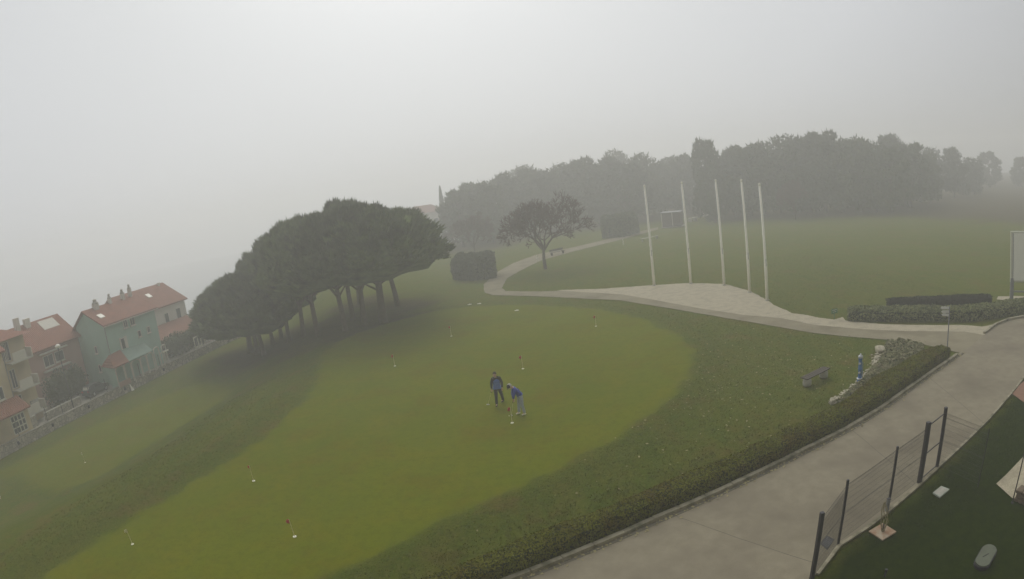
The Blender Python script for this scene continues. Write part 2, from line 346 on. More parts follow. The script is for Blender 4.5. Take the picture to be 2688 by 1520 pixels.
def axis(lo, hi, a, b, fine, ncoarse):
    g = lambda n, x0, x1, p: x0+(x1-x0)*np.linspace(0, 1, n)**p
    return np.unique(np.round(np.concatenate([a-(g(ncoarse, 0, a-lo, 2.2)), np.arange(a, b, fine), b+g(ncoarse, 0, hi-b, 2.2)]), 3))
def attr(me, name, v):
    at_ = me.attributes.new(name, 'FLOAT', 'POINT'); at_.data.foreach_set('value', np.asarray(v, dtype=np.float32))
FEDGE = np.array(GL([(1120, 640), (1165, 634), (1240, 624), (1310, 602), (1430, 584), (1550, 570), (1625, 558), (1735, 545), (1850, 553), (1965, 550), (2120, 545), (2290, 542), (2450, 552), (2560, 562), (2700, 575)]))
def attrs(me, P, mown):
    attr(me, 'mown', mown)
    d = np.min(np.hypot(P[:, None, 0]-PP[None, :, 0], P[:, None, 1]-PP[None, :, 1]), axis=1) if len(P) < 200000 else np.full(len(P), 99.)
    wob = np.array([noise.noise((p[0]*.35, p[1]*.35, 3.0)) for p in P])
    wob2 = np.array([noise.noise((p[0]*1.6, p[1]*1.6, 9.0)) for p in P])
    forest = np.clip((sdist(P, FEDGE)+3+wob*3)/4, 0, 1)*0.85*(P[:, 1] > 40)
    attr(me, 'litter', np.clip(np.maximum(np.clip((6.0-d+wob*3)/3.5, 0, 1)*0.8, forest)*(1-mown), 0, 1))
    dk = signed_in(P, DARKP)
    # grass colour is darkened slightly in the hollow at the foot of the bank
    sb = sdist(P, BANK); hol = np.exp(-((sb-7.5)/3.0)**2)*0.12*(1-mown)
    edge = np.exp(-((np.abs(signed_in(P, GREEN))-1.2+wob2*0.7)/0.7)**2)*0.10*(mown < 0.02)
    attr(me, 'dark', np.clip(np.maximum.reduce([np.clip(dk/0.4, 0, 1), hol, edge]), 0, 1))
def ground():
    xs = axis(-430, 430, -50, 40, 0.6, 34); ys = axis(-60, 430, 8, 82, 0.6, 34)
    X, Y = np.meshgrid(xs, ys); P = np.c_[X.ravel(), Y.ravel()]; Z = terr(P)
    lump = np.array([noise.noise((p[0]*.22, p[1]*.22, 0)) for p in P])*0.05*(Y.ravel() < 100)
    # meadow swells gently to the right
    Z = Z - 0.03
    nx = len(xs); idx = np.arange(len(P)).reshape(len(ys), nx)
    F = np.stack([idx[:-1, :-1], idx[:-1, 1:], idx[1:, 1:], idx[1:, :-1]], -1).reshape(-1, 4)
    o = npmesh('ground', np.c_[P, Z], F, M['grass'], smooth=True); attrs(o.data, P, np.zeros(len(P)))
    rel = (P-O_)@VV; relu = (P-O_)@UU
    attr(o.data, 'street', np.clip((rel-0.3)/0.3, 0, 1)*(relu < 60)*(rel < 26))
    tag(o, kind='structure'); return o
ground()
def sea():
    m, N, L, b = pbr('sea_water', 0.12, 0.5); b.inputs['Base Color'].default_value = (.16, .185, .19, 1)
    o = MB().add([(-430, -60, -7.0), (430, -60, -7.0), (430, 430, -7.0), (-430, 430, -7.0)], [(0, 1, 2, 3)]).build('water', m); tag(o, kind='structure')
sea()
def gsheet(name, poly, step, off, low=False, extra=0.5):
    poly = np.array(poly); a = poly.min(0)-1; b = poly.max(0)+1
    xs = np.arange(a[0], b[0], step); ys = np.arange(a[1], b[1], step); X, Y = np.meshgrid(xs, ys); P = np.c_[X.ravel(), Y.ravel()]
    d = signed_in(P, poly); wob = np.array([noise.noise((p[0]*.8, p[1]*.8, 1.0))+.5*noise.noise((p[0]*2.5, p[1]*2.5, 5.0)) for p in P])
    m = np.clip((d+wob*0.45+0.1)/(1.6 if low else 0.6), 0, 1); m = m*m*(3-2*m)
    idx = np.arange(len(P)).reshape(len(ys), len(xs)); F = np.stack([idx[:-1, :-1], idx[:-1, 1:], idx[1:, 1:], idx[1:, :-1]], -1).reshape(-1, 4)
    F = F[d[F].max(1) > -0.35]; use, inv = np.unique(F, return_inverse=True); F = inv.reshape(-1, 4); P = P[use]; m = m[use]
    Z = terr(P)+off-0.03
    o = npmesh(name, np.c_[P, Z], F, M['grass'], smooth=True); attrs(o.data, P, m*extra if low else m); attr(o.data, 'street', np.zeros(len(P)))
    return tag(o, kind='structure')
gsheet('putting_green', GREEN, 0.35, 0.012)
gsheet('practice_lawn', GREEN2, 0.5, 0.02, True, 0.62)

def sheet(name, pts, z, m, kind='structure', thick=0.0):
    pts = [(float(p[0]), float(p[1])) for p in pts]
    mb = MB(); tr = tessellate_polygon([[Vector((x, y, 0)) for x, y in pts]])
    mb.add([(x, y, z) for x, y in pts], [tuple(t) for t in tr])
    o = mb.build(name, m); bm = bmesh.new(); bm.from_mesh(o.data); bmesh.ops.recalc_face_normals(bm, faces=bm.faces)
    for f in bm.faces:
        if f.normal.z < 0: f.normal_flip()
    bm.to_mesh(o.data); bm.free()
    return tag(o, kind=kind) if kind else o
def dense(pts, step=0.8, wig=0.0):
    out = []
    for a, b in zip(pts[:-1], pts[1:]):
        n = max(1, int(np.hypot(*(b-a))/step))
        for i in range(n):
            p = a+(b-a)*i/n
            if wig: p = p+np.array([noise.noise((p[0]*1.3, p[1]*1.3, 2.)), noise.noise((p[0]*1.3, p[1]*1.3, 7.))])*wig
            out.append(p)
    return out+[pts[-1]]
PLO = [(1655, 571), (1560, 594), (1450, 620), (1350, 640), (1290, 662), (1240, 690), (1216, 716), (1218, 735), (1240, 742), (1350, 745), (1560, 755), (1700, 778), (1900, 812), (1963.7, 823.2), (2048.9, 837.8), (2134, 846.3), (2207, 852.3), (2280, 858.4), (2324, 866.9), (2414, 887)]
PHI = [(2500, 852), (2477.4, 840.2), (2426, 831.6), (2377.6, 829.2), (2255.9, 829.2), (2170.7, 825.6), (2046.6, 814.6), (1963.7, 797.6), (1870, 790), (1750, 772), (1650, 753), (1560, 739), (1420, 731), (1340, 733), (1272, 732), (1262, 724), (1275, 700), (1310, 680), (1360, 655), (1450, 630), (1560, 603), (1655, 577)]
sheet('path', dense(GL(PLO), 0.7, 0.10)+dense(GL(PHI), 0.7, 0.10), 0.004, M['path'])
GRV = [(1400, 730), (1520, 726), (1645, 717), (1737, 712), (1821, 714), (1885, 732), (1932, 756), (1946, 767), (1993, 787.8), (2030, 793), (2070.8, 801.2), (2097.6, 803.7), (2119.5, 797.6), (2124, 806), (2207, 815), (2304.5, 817), (2426, 818), (2470, 822), (2500, 815), (2490, 836), (2477, 843)]
GRV2 = [(2426, 834), (2255.9, 832), (2170.7, 828), (2046.6, 817), (1963.7, 800), (1870, 792), (1750, 774), (1650, 755), (1560, 740), (1420, 732)]
sheet('gravel_bed', dense(GL(GRV), 0.5, 0.14)+GL(GRV2), 0.0085, M['gravel'])
KERB = GL([(1000, 1560), (1170, 1500), (1290, 1453), (1450, 1390), (1640, 1308), (1770, 1252), (1900, 1192), (2020, 1133), (2130, 1078), (2210, 1030), (2270, 987), (2340, 938), (2414, 886.5)])
sheet('road', KERB+GL([(2440, 872), (2477.4, 840.2), (2506.6, 818.3), (2538, 806), (2575, 798.8), (2700, 780)])+GL(ROADR[::-1])+GL([(1900, 1800), (1400, 1800)]), 0.013, M['road'])
sheet('brick_path', GL([(2541, 988), (2585, 950), (2660, 905), (2700, 1010), (2650, 1070), (2575, 1013)]), 0.018, M['brick'])
# joints in the concrete road
def strip(pts, w, h, z0=0.0, side=0.0):
    pts = [np.array(p) for p in pts]; Ls = []; Rs = []
    for i, p in enumerate(pts):
        d = pts[min(i+1, len(pts)-1)]-pts[max(i-1, 0)]; d = d/np.hypot(*d); n = np.array([-d[1], d[0]])
        Ls.append(p+n*(w/2+side)); Rs.append(p-n*(w/2-side))
    mb = MB(); n = len(pts); vs = []
    for a, b in zip(Ls, Rs): vs += [(*a, z0), (*a, z0+h), (*b, z0+h), (*b, z0)]
    fs = [(0, 1, 2, 3), tuple(4*(n-1)+k for k in (3, 2, 1, 0))]
    for i in range(n-1):
        for k in range(4): fs.append((4*i+k, 4*i+4+k, 4*i+4+(k+1) % 4, 4*i+(k+1) % 4))
    return mb.add(vs, fs)
def kerbstones(line, w_, h_, side):
    T = dense(line, .5); mb = MB()
    for i in range(0, len(T)-2, 2):
        a, b = T[i], T[i+2]; d = (b-a)/np.hypot(*(b-a)); n = strip([a+d*.012, T[i+1], b-d*.012], w_, h_+.006*math.sin(i), side=side); mb.add(n.v, n.f)
    return mb
tag(kerbstones(KERB, 0.17, 0.13, -0.06).build('kerb', M['kerb']), kind='structure')
tag(strip(dense(KERB, 1.0), 0.13, 0.012, 0.012, side=-0.23).build('gutter', mat('gutter', (0.10, 0.09, 0.065), (0.15, 0.135, 0.10), 2, 0.9)), kind='structure')
tag(strip(dense(GL(ROADR[2:-1]), 1.0), 0.11, 0.06, side=-0.05).build('kerb', M['kerb']), kind='structure')
tag(strip(dense(GL([(2477.4, 840.2), (2506.6, 818.3), (2538, 806), (2575, 798.8), (2680, 790)]), 0.7), 0.16, 0.14, side=0.08).build('kerb', M['kerb']), kind='structure')

JT = MB()
for a, b in [((1680, 1290), (2060, 1420)), ((2135, 1076), (2300, 1215)), ((2330, 945), (2480, 1070)), ((1320, 1442), (1480, 1640))]:
    j = strip(dense([G(*a), G(*b)], .5, .03), .022, .0015, .0135); JT.add(j.v, j.f)
tag(JT.build('road_joint', mat('joint_tar', (.10, .09, .07), (.14, .125, .095), 5, .95)), kind='structure')
# ---------------------------------------------------------------- hedges and low plants
def hedge_body(name, line, w, h, n_leaf, leafm, corem, label, cat, leafsize=0.07, jag=0.05, group=None, z0=0.0, roundness=0.25, spik=0.0):
    """clipped hedge: a lumpy core with thousands of small leaves over its sides and top"""
    line = [np.array(p) for p in line]; T = dense(line, 0.35); prof = [(-.5, 0), (-.52, .45), (-.5, .85), (-.5+roundness*.6, 1.0), (0, 1.03), (.5-roundness*.6, 1.0), (.5, .85), (.52, .45), (.5, 0)]
    V = []; n = len(T); k = len(prof)
    for i, p in enumerate(T):
        d = T[min(i+1, n-1)]-T[max(i-1, 0)]; d = d/np.hypot(*d); nn = np.array([-d[1], d[0]]); e = min(i, n-1-i); sc = 0.93 if e == 0 else 1.0
        W = w(i/(n-1)) if callable(w) else w
        for a, b in prof:
            q = p+nn*a*W*sc; j = noise.noise((q[0]*1.7, q[1]*1.7, b*2))*jag*1.3
            V.append((q[0]+nn[0]*j, q[1]+nn[1]*j, z0+b*h*sc+noise.noise((q[0]*1.1, q[1]*1.1, 4.0))*jag*(b > .5)))
    F = [(i*k+j, i*k+j+1, (i+1)*k+j+1, (i+1)*k+j) for i in range(n-1) for j in range(k-1)]
    V0 = np.array(V); root = empty(name, (float(T[n//2][0]), float(T[n//2][1]), z0), label, cat, group); off = np.array(root.location)
    mb = MB(); mb.add(V0-off, F+[tuple(range(k-1, -1, -1)), tuple((n-1)*k+j for j in range(k))]); mb.build('core', corem, root, True)
    Fa = np.array(F); a = V0[Fa[:, 0]]; b = V0[Fa[:, 1]]; c = V0[Fa[:, 2]]; d_ = V0[Fa[:, 3]]
    nr = np.cross(b-a, d_-a); ar = np.linalg.norm(nr, axis=1); nr /= ar[:, None]+1e-9
    ctr = V0.mean(0)
    caps = []
    pr = ar/ar.sum(); pick = rng.choice(len(Fa), n_leaf, p=pr); u = rng.random(n_leaf)[:, None]; v = rng.random(n_leaf)[:, None]
    P = (a[pick]*(1-u)+b[pick]*u)*(1-v)+(d_[pick]*(1-u)+c[pick]*u)*v
    nn_ = nr[pick]; mid = np.repeat(np.array([[t[0], t[1], z0+h*.5] for t in T[:-1]]), k-1, axis=0)[pick]
    sg = np.sign(((P-mid)*nn_).sum(1)); nn_ = nn_*sg[:, None]
    P = P+nn_*rng.uniform(-.01, leafsize*.55+spik, n_leaf)[:, None]
    # end caps get leaves as well
    for t, q, dr in ((T[0], T[1], -1), (T[-1], T[-2], -1)):
        dd = (t-q)/np.hypot(*(t-q)); n2 = np.array([-dd[1], dd[0]]); m_ = int(n_leaf*.02)+30; W = w(0.5) if callable(w) else w
        e = np.c_[t+np.outer(rng.uniform(-.48, .48, m_)*W, n2)+dd*rng.uniform(-.02, .1, m_)[:, None], z0+rng.uniform(0.05, .97, m_)*h]
        P = np.vstack([P, e]); nn_ = np.vstack([nn_, np.tile([dd[0], dd[1], .2], (m_, 1))])
    Vq, Fq = quads(P-off, nn_, leafsize, 0.7, 0.7); npmesh('leaves', Vq, Fq, leafm, root)
    return root
def leafball(P, size, m, name, n):
    pass
# the long hedge: near piece, then beyond the notch the piece round the corner
HF = [(900, 1600), (1150, 1502), (1279, 1452), (1490, 1362), (1640, 1300), (1818, 1222), (2020, 1127), (2086, 1095), (2207, 1026), (2262, 986), (2318, 948), (2385, 900)]
HBK = [(640, 1600), (860, 1520), (1038, 1454), (1259, 1361), (1453, 1294), (1678, 1200), (1820, 1143), (2000, 1058), (2110, 1008), (2168, 962), (2207, 937), (2256, 911), (2300, 885), (2340, 868), (2366, 866)]
def arc(P, n):
    P = np.array(P); d = np.r_[0, np.cumsum(np.hypot(*np.diff(P, axis=0).T))]; t = np.linspace(0, d[-1], n); return np.c_[np.interp(t, d, P[:, 0]), np.interp(t, d, P[:, 1])]
fa, bk = arc(GL(HF), 40), arc(GL(HBK, 0.6), 40)
HL = (fa+bk)/2; _hw = np.array([np.abs(sdist(p[None], fa))[0] for p in bk])
HW = lambda t: float(np.interp(t, np.linspace(0, 1, 40), _hw))*.93
hedge_body('clipped_hedge', HL, HW, 0.56, 70000, M['hedgeleaf'], M['hedgecore'],
           'long low clipped green hedge running along the kerb of the concrete road', 'hedge', 0.07, 0.07)
hedge_body('shrub_border', GL([(2135, 800), (2230, 800), (2330, 800), (2430, 800), (2510, 790), (2600, 775), (2680, 765)]), 1.55, 0.62, 15000, M['shrubleaf'], M['hedgecore'],
           'loose variegated shrub border on the pale gravel beside the fingerpost', 'shrub', 0.13, 0.14, spik=0.08)
hedge_body('clipped_hedge', GL([(2232, 782), (2330, 778), (2420, 773), (2490, 772)]), 0.8, 0.85, 8000, M['darkleaf'], M['hedgecore'],
           'short dark clipped hedge behind the variegated shrub border', 'hedge', 0.09, 0.06)
hedge_body('block_hedge', GL([(1165, 697), (1200, 700), (1248, 694)]), 3.2, 2.95, 9000, M['leaf'], M['hedgecore'],
           'tall square dark hedge block between the pines and the path bend', 'hedge', 0.24, 0.45, roundness=0.6)
hedge_body('block_hedge', GL([(1520, 597), (1560, 594), (1590, 586)]), 3.0, 3.7, 7000, M['leaf'], M['hedgecore'],
           'square dark hedge in the fog beside the far path', 'hedge', 0.25, 0.3)
# ground cover (ivy-like) between hydrant and the path
def ground_cover():
    poly = GL([(2100, 1012), (2122, 990), (2150, 968), (2175, 948), (2185, 930), (2215, 905), (2218, 880), (2232, 856), (2290, 860), (2324, 868), (2318, 888), (2250, 930), (2180, 975), (2120, 1012)])
    a = np.array(poly); lo, hi = a.min(0), a.max(0); P = rng.uniform(lo, hi, (40000, 2)); d = signed_in(P, poly); P = P[d > 0]; d = d[d > 0]
    hh = np.array([0.16+0.14*noise.noise((p[0]*2.2, p[1]*2.2, 0))+.08*noise.noise((p[0]*6, p[1]*6, 0)) for p in P])*np.clip(d/0.25, 0.2, 1)
    P3 = np.c_[P, hh*rng.uniform(.35, 1.1, len(P))+0.02]; V, F = quads(P3, np.tile([0, -.2, 1.], (len(P), 1)), 0.14, 0.8, 0.55)
    tag(npmesh('ground_cover', V, F, M['coverleaf']), kind='stuff')
    sheet('soil', poly, 0.022, M['hedgecore'])
ground_cover()
def pebbles():
    line = np.array(GL([(2093, 1014), (2120, 990), (2150, 970), (2178, 945), (2200, 915), (2206, 890)])); T = arc(line, 260)+rng.normal(0, .11, (260, 2)); mb = MB()
    for p in T: s_ = rng.uniform(.03, .085); z = s_*.5; a = rng.uniform(0, 3); mb.lathe([(s_*.3, -z), (s_, 0), (s_*.75, z*.8), (s_*.1, z)], 6, (p[0], p[1], z*.9))
    tag(mb.build('pebbles', M['rock']), kind='stuff')
pebbles()
def rock(x, y, s, label, group=None, m='rock', sq=0.7):
    bm = bmesh.new(); bmesh.ops.create_icosphere(bm, subdivisions=3, radius=1.0)
    o_ = Vector((random.random()*50, 0, 0))
    for v in bm.verts:
        n = noise.noise(v.co*1.3+o_)*.35+noise.noise(v.co*3+o_)*.15; v.co *= 1+n*1.5
        v.co.x *= s[0]; v.co.y *= s[1]; v.co.z = max(v.co.z, -.3)*s[2]
    me = bpy.data.meshes.new('rock'); bm.to_mesh(me); bm.free()
    for p in me.polygons: p.use_smooth = True
    ob = link('rock', me, M[m]); ob.location = (x, y, s[2]*.25); return tag(ob, label, 'rock', group)
p = G(2214, 884); rock(p[0], p[1], (.28, .42, .27), 'large pale boulder at the path end of the ground cover planting')
g_ = 'pale edging rocks along the planting'
for q, s_, lb in [((2150, 975), .26, 'rounded edging rock directly below the blue hydrant'), ((2136, 986), .24, 'edging rock second down the line from the blue hydrant'), ((2123, 996), .27, 'edging rock third down the line from the blue hydrant'),
              ((2109, 1006), .25, 'edging rock second from the lower end of the rock line'), ((2093, 1013), .32, 'lowest edging rock of the line, against the long hedge'), ((2203, 915), .24, 'edging rock between the boulder and the blue hydrant'),
              ((2207, 903), .3, 'brownish edging rock just below the large boulder')]:
    p = G(*q); rock(p[0], p[1], (s_*.62, s_*.5, s_*.5), lb, g_)
g_ = 'small white stones at the far edge of the green'
for q, lb in [((1181, 766), 'left small white stone at the far edge of the green'), ((1205, 764), 'right small white stone at the far edge of the green'), ((1300, 781), 'white pebble lying on the far part of the green')]:
    p = G(*q); rock(p[0], p[1], (.18, .1, .05), lb, g_, 'white')

# ---------------------------------------------------------------- grass tufts and fallen leaves (uncountable)
def tufts():
    n = 110000; P = np.c_[rng.uniform(-22, 34, n), rng.uniform(11, 60, n)]
    P = P[rng.random(len(P)) < np.clip(1.25-P[:, 1]/55, .12, 1)]
    pathp = GL(PLO)+GL(PHI); roadp = KERB+GL([(2440, 872), (2477, 840), (2575, 798), (2700, 780)])+GL(ROADR[::-1])+GL([(1900, 1800), (1400, 1800)])
    ok = (signed_in(P, GREEN) < -0.05) & (signed_in(P, pathp) < -.05) & (signed_in(P, roadp) < -.1) & (signed_in(P, GL(GRV)+GL(GRV2)) < 0)
    ok &= np.abs(sdist(P, np.array(HL))) > 0.8
    sb = sdist(P, BANK); ok &= sb < 8
    P = P[ok]; m = len(P); P = np.repeat(P, 3, 0)+rng.normal(0, .03, (m*3, 2)); z = terr(P)-0.03
    D = np.c_[rng.normal(0, .5, (len(P), 2)), np.ones(len(P))]
    dk = signed_in(P, DARKP) > 0
    V, F = spikes(np.c_[P, z][~dk], D[~dk], 0.065, 0.011); H2 = np.array(arc(GL(HBK, 0.0), 900)); H2 = np.repeat(H2, 4, 0); q_ = H2+rng.normal(0, .13, H2.shape)*2+np.array([-.15, .3]); ok2 = np.array([noise.noise((p[0]*.9, p[1]*.9, 2)) for p in q_]) > -.05; q_ = q_[ok2]; V2, F2 = spikes(np.c_[q_, np.full(len(q_), .0)], np.c_[rng.normal(0, .5, (len(q_), 2)), np.ones(len(q_))], .085, .016); F = np.vstack([F, F2+len(V)]); V = np.vstack([V, V2]); tag(npmesh('grass', V, F, M['blade']), kind='stuff')
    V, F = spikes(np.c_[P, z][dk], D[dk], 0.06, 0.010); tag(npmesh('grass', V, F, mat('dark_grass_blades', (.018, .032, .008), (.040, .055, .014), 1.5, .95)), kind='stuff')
    n = 900; P = np.c_[rng.normal(10, 6, n), rng.normal(26, 6, n)]; ok = (signed_in(P, DARKP) < 0) & (signed_in(P, GREEN) < 0) & (signed_in(P, roadp) < 0) & (np.abs(sdist(P, np.array(HL))) > .8); P = P[ok]; kk = arc(KERB, 500)+rng.normal(0, 1, (500, 2))*.10+np.array([.10, -.22]); P = np.vstack([P, kk])
    V, F = quads(np.c_[P, np.full(len(P), .03)], np.tile([0, 0, 1.], (len(P), 1)), .10, .7, .3); tag(npmesh('fallen_leaves', V, F, M['litterleaf']), kind='stuff')
tufts()

# ---------------------------------------------------------------- trees
def umbrella(seed, Rr=4.6, top=10.4, base=4.0, ntuft=17000):
    r_ = np.random.default_rng(seed); root = empty('umbrella_pine', (0, 0, 0), 'x', 'tree')
    mb = MB(); lean = r_.uniform(-.5, .5, 2); tp = [(0, 0, -.3), (lean[0]*.2, lean[1]*.2, 1.5), (lean[0]*.7, lean[1]*.7, 3.4), (lean[0], lean[1], base+1.5)]
    mb.tube(tp, [.33, .25, .22, .18], 9)
    for k in range(7):
        a = k*.9+seed; e = Vector((math.cos(a)*Rr*.6, math.sin(a)*Rr*.6, base+1.6+r_.uniform(0, 1.0))); s_ = Vector(tp[2])+Vector((0, 0, r_.uniform(-.5, .9)))
        mb.tube([s_, (s_+e)/2+Vector((0, 0, -.15)), e], [.10, .07, .04], 6)
    mb.build('trunk', M['bark'], root, True)
    def surf(d):
        d = d/np.linalg.norm(d, axis=1)[:, None]
        lob = np.array([1+.20*noise.noise(Vector(q)*2.6+Vector((seed*3.1, 0, 0)))+.10*noise.noise(Vector(q)*4.7+Vector((0, seed*2.3, 0))) for q in d])
        hgt = top-base; z = np.where(d[:, 2] > 0, d[:, 2]*hgt*.68, d[:, 2]*hgt*.34)
        xy = d[:, :2]*Rr
        return np.c_[xy*lob[:, None], z*lob+base+hgt*.32]
    bm = bmesh.new(); bmesh.ops.create_icosphere(bm, subdivisions=4, radius=1); D = np.array([v.co[:] for v in bm.verts]); Sf = surf(D)
    c = np.array([0, 0, base+(top-base)*.32]); Sf = c+(Sf-c)*.92
    for v, q in zip(bm.verts, Sf): v.co = q
    me = bpy.data.meshes.new('crown'); F = [[v.index for v in f.verts] for f in bm.faces]; bm.free()
    D = r_.normal(0, 1, (ntuft, 3)); D /= np.linalg.norm(D, axis=1)[:, None]; D[:, 2] = np.where(D[:, 2] < -.35, -D[:, 2], D[:, 2])
    cl = np.array([noise.noise(Vector(q)*9+Vector((seed, 3, 0))) for q in D]); keep = cl > -.22; D = D[keep]; cl = cl[keep]
    P = c+(surf(D)-c)*(.93+.06*np.clip(cl, -.3, .6)[:, None]+r_.uniform(-.03, .015, (len(D), 1)))
    dr = D*np.array([.8, .8, .6])+np.array([0, 0, .75])+r_.normal(0, .28, D.shape)
    up_ = P[:, 2] > c[2]+1.5; V1, F1 = spikes(P, dr, np.where(up_, .62, .42), .085); 
    V = np.vstack([Sf, V1]); nb = len(Sf); allF = np.vstack([np.array(F), F1+nb])
    npmesh('crown', V, allF, M['needle'], root)
    reg(root); return root
UM = [umbrella(1), umbrella(2), umbrella(3, base=2.9), umbrella(4, base=2.6)]
PL = ['rightmost umbrella pine of the clump, trunk standing clear near the green', 'thick umbrella pine second from the right of the clump', 'umbrella pine with trunk just behind the thick one in the clump',
      'leaning umbrella pine with trunk nearest the green edge', 'slim umbrella pine in the middle of the clump, trunk tilted', 'umbrella pine left of the slim tilted trunk in the clump middle',
      'umbrella pine in the left half of the clump beside a paired trunk', 'umbrella pine left half of the clump behind the paired trunk', 'umbrella pine on the lower left of the clump, upper of four trunks', 'umbrella pine with the lowest, nearest trunk at the left of the clump',
      'umbrella pine just left of the lowest trunk of the clump', 'leftmost umbrella pine of the clump, above the stone wall', 'umbrella pine at the right back of the clump, behind the clear standing trunk', 'umbrella pine at the back middle of the clump']
done_ = set()
for i, ((px, ht, sc), ((x, y), z)) in enumerate(zip(PINES, PXY)):
    k_ = (i % 2)+(2 if 6 <= i <= 11 else 0); o = copy_tree(UM[k_]) if k_ in done_ else UM[k_]; done_.add(k_)
    s = sc; o.location = (x, y, z); o.rotation_euler = (0, 0, i*1.7); o.scale = (s*1.0, s*(1.0+.06*math.sin(i*3)), ht/10.4*(1+.04*math.sin(i*4.1)))
    tag(o, PL[i], 'tree', 'umbrella pines in the clump beside the green')

def clump_tree(seed, h=12, kind=0, name='pine_tree'):
    r_ = np.random.default_rng(seed); root = empty(name, (0, 0, 0), 'x', 'tree'); mb = MB()
    mb.tube([(0, 0, -.4), (.1, 0, h*.3), (r_.uniform(-.3, .3), r_.uniform(-.3, .3), h*.75)], [.28, .22, .10], 8)
    Ps = []; Ds = []
    nc = 26 if kind == 0 else 20
    for k in range(nc):
        t = (k+.5)/nc
        if kind == 0: zc = h*(.13+.80*t); rr = h*.30*math.sqrt(max(0, 1-(abs(t-.35)/.72)**2)); cs = h*.13*(1.15-.45*t)
        else: zc = h*(.12+.78*t); rr = h*.24*math.sqrt(max(0, 1-((t-.4)/.65)**2)); cs = h*.15
        a = k*2.4+r_.uniform(-.5, .5); c = np.array([math.cos(a)*rr*r_.uniform(.4, 1), math.sin(a)*rr*r_.uniform(.4, 1), zc+r_.uniform(-.3, .3)])
        mb.tube([(0, 0, zc*.8), tuple(c)], [.07, .03], 5)
        n = 190; d = r_.normal(0, 1, (n, 3)); d /= np.linalg.norm(d, axis=1)[:, None]; rad = cs*r_.uniform(.55, 1.08, (n, 1))
        Ps.append(c+d*rad*np.array([1.1, 1.1, .75])); Ds.append(d+np.array([0, 0, .4]))
    mb.build('trunk', M['bark'], root, True)
    P = np.vstack(Ps); D = np.vstack(Ds)
    V, F = quads(P, D, .55, .7, .5) ; Vs, Fs = spikes(P[::2], D[::2]+np.array([0, 0, .6]), .6, .12)
    Fs4 = np.c_[Fs, Fs[:, 2]]
    o = npmesh('crown', V, F, M['leaf'], root)
    mb2 = npmesh('crown_tips', Vs, Fs, M['leaf']); # merge the tips into the crown
    bm = bmesh.new(); bm.from_mesh(o.data); bm.from_mesh(mb2.data); bm.to_mesh(o.data); bm.free(); bpy.data.objects.remove(mb2)
    reg(root); return root
CT = [clump_tree(11, 12, 0), clump_tree(12, 12, 0), clump_tree(13, 12, 1, 'broadleaf_tree'), clump_tree(14, 12, 0), clump_tree(15, 12, 1, 'broadleaf_tree')]
used = [False]*5
def place_tree(k, x, y, z, h, rz, label, group=None, wide=1.0):
    if used[k]: o = copy_tree(CT[k])
    else: o = CT[k]; used[k] = True
    s = h/12; o.location = (x, y, z); o.rotation_euler = (0, 0, rz); o.scale = (s*wide, s*wide, s)
    tag(o, label, 'tree'); 
    if group: o['group'] = group
    return o
# far wood: (foot px x, foot px y, height); feet follow the edge of the meadow
FW = [(1165, 632, 12.5), (1200, 618, 13), (1240, 622, 14), (1275, 606, 14.5), (1310, 600, 15), (1345, 596, 16), (1385, 592, 16), (1430, 582, 16), (1470, 580, 16.5), (1510, 574, 16), (1550, 568, 16.5), (1590, 566, 17), (1625, 556, 16.5), (1660, 548, 15),
      (1700, 540, 15), (1735, 542, 15.5), (1215, 590, 16), (1330, 574, 18), (1440, 562, 18), (1560, 548, 19), (1850, 552, 18), (1890, 552, 19), (1925, 548, 20), (1965, 548, 20), (2000, 546, 21), (2040, 545, 20.5), (2080, 544, 20), (2120, 543, 19.5), (2165, 542, 19),
      (2205, 542, 18.5), (2245, 542, 17), (2290, 530, 15), (2340, 520, 14), (2400, 505, 13), (2450, 498, 11), (1860, 535, 21), (2010, 532, 23), (2150, 530, 22), (2250, 522, 19), (2350, 505, 17), (2490, 480, 12), (2568, 478, 12), (1700, 528, 17), (1800, 530, 17)]
LM = ['just right of the cypress', 'behind the tall square hedge block', 'right of the tall square hedge block', 'left of the bare reddish tree', 'close left of the bare reddish tree', 'directly behind the bare reddish tree', 'just right of the bare reddish tree trunk',
      'above the far dark bench', 'midway between the far dark bench and the square foggy hedge', 'left of the square foggy hedge', 'behind the square foggy hedge', 'right of the square foggy hedge', 'left behind the top of the leftmost flagpole', 'just left of the hut',
      'directly behind the hut', 'between the hut and the tall lone pine', 'in the second row behind the square hedge block', 'tall in the second row behind the bare reddish tree', 'in the second row above the far dark bench', 'in the second row left of the leftmost flagpole',
      'behind the fourth flagpole', 'behind the rightmost flagpole', 'just right of the rightmost flagpole', 'second right of the rightmost flagpole', 'third right of the rightmost flagpole', 'behind the low bare tree on the meadow edge', 'at the middle of the meadow edge',
      'right of the middle of the meadow edge', 'above the small green notice', 'above the left end of the dark clipped hedge', 'above the middle of the dark clipped hedge', 'above the dark clipped hedge, dissolving in fog', 'above the fingerpost, nearly lost in fog', 'right of the fingerpost line, nearly lost in fog',
      'left of the billboard, nearly lost in fog', 'in the second row behind the fourth flagpole', 'tallest in the second row right of the flagpoles', 'in the second row above the small green notice', 'in the second row above the dark clipped hedge',
      'in the second row above the fingerpost', 'faint and distant above the billboard left edge', 'faint and distant at the right edge of the photo', 'in the second row behind the hut', 'in the second row behind the tall lone pine']
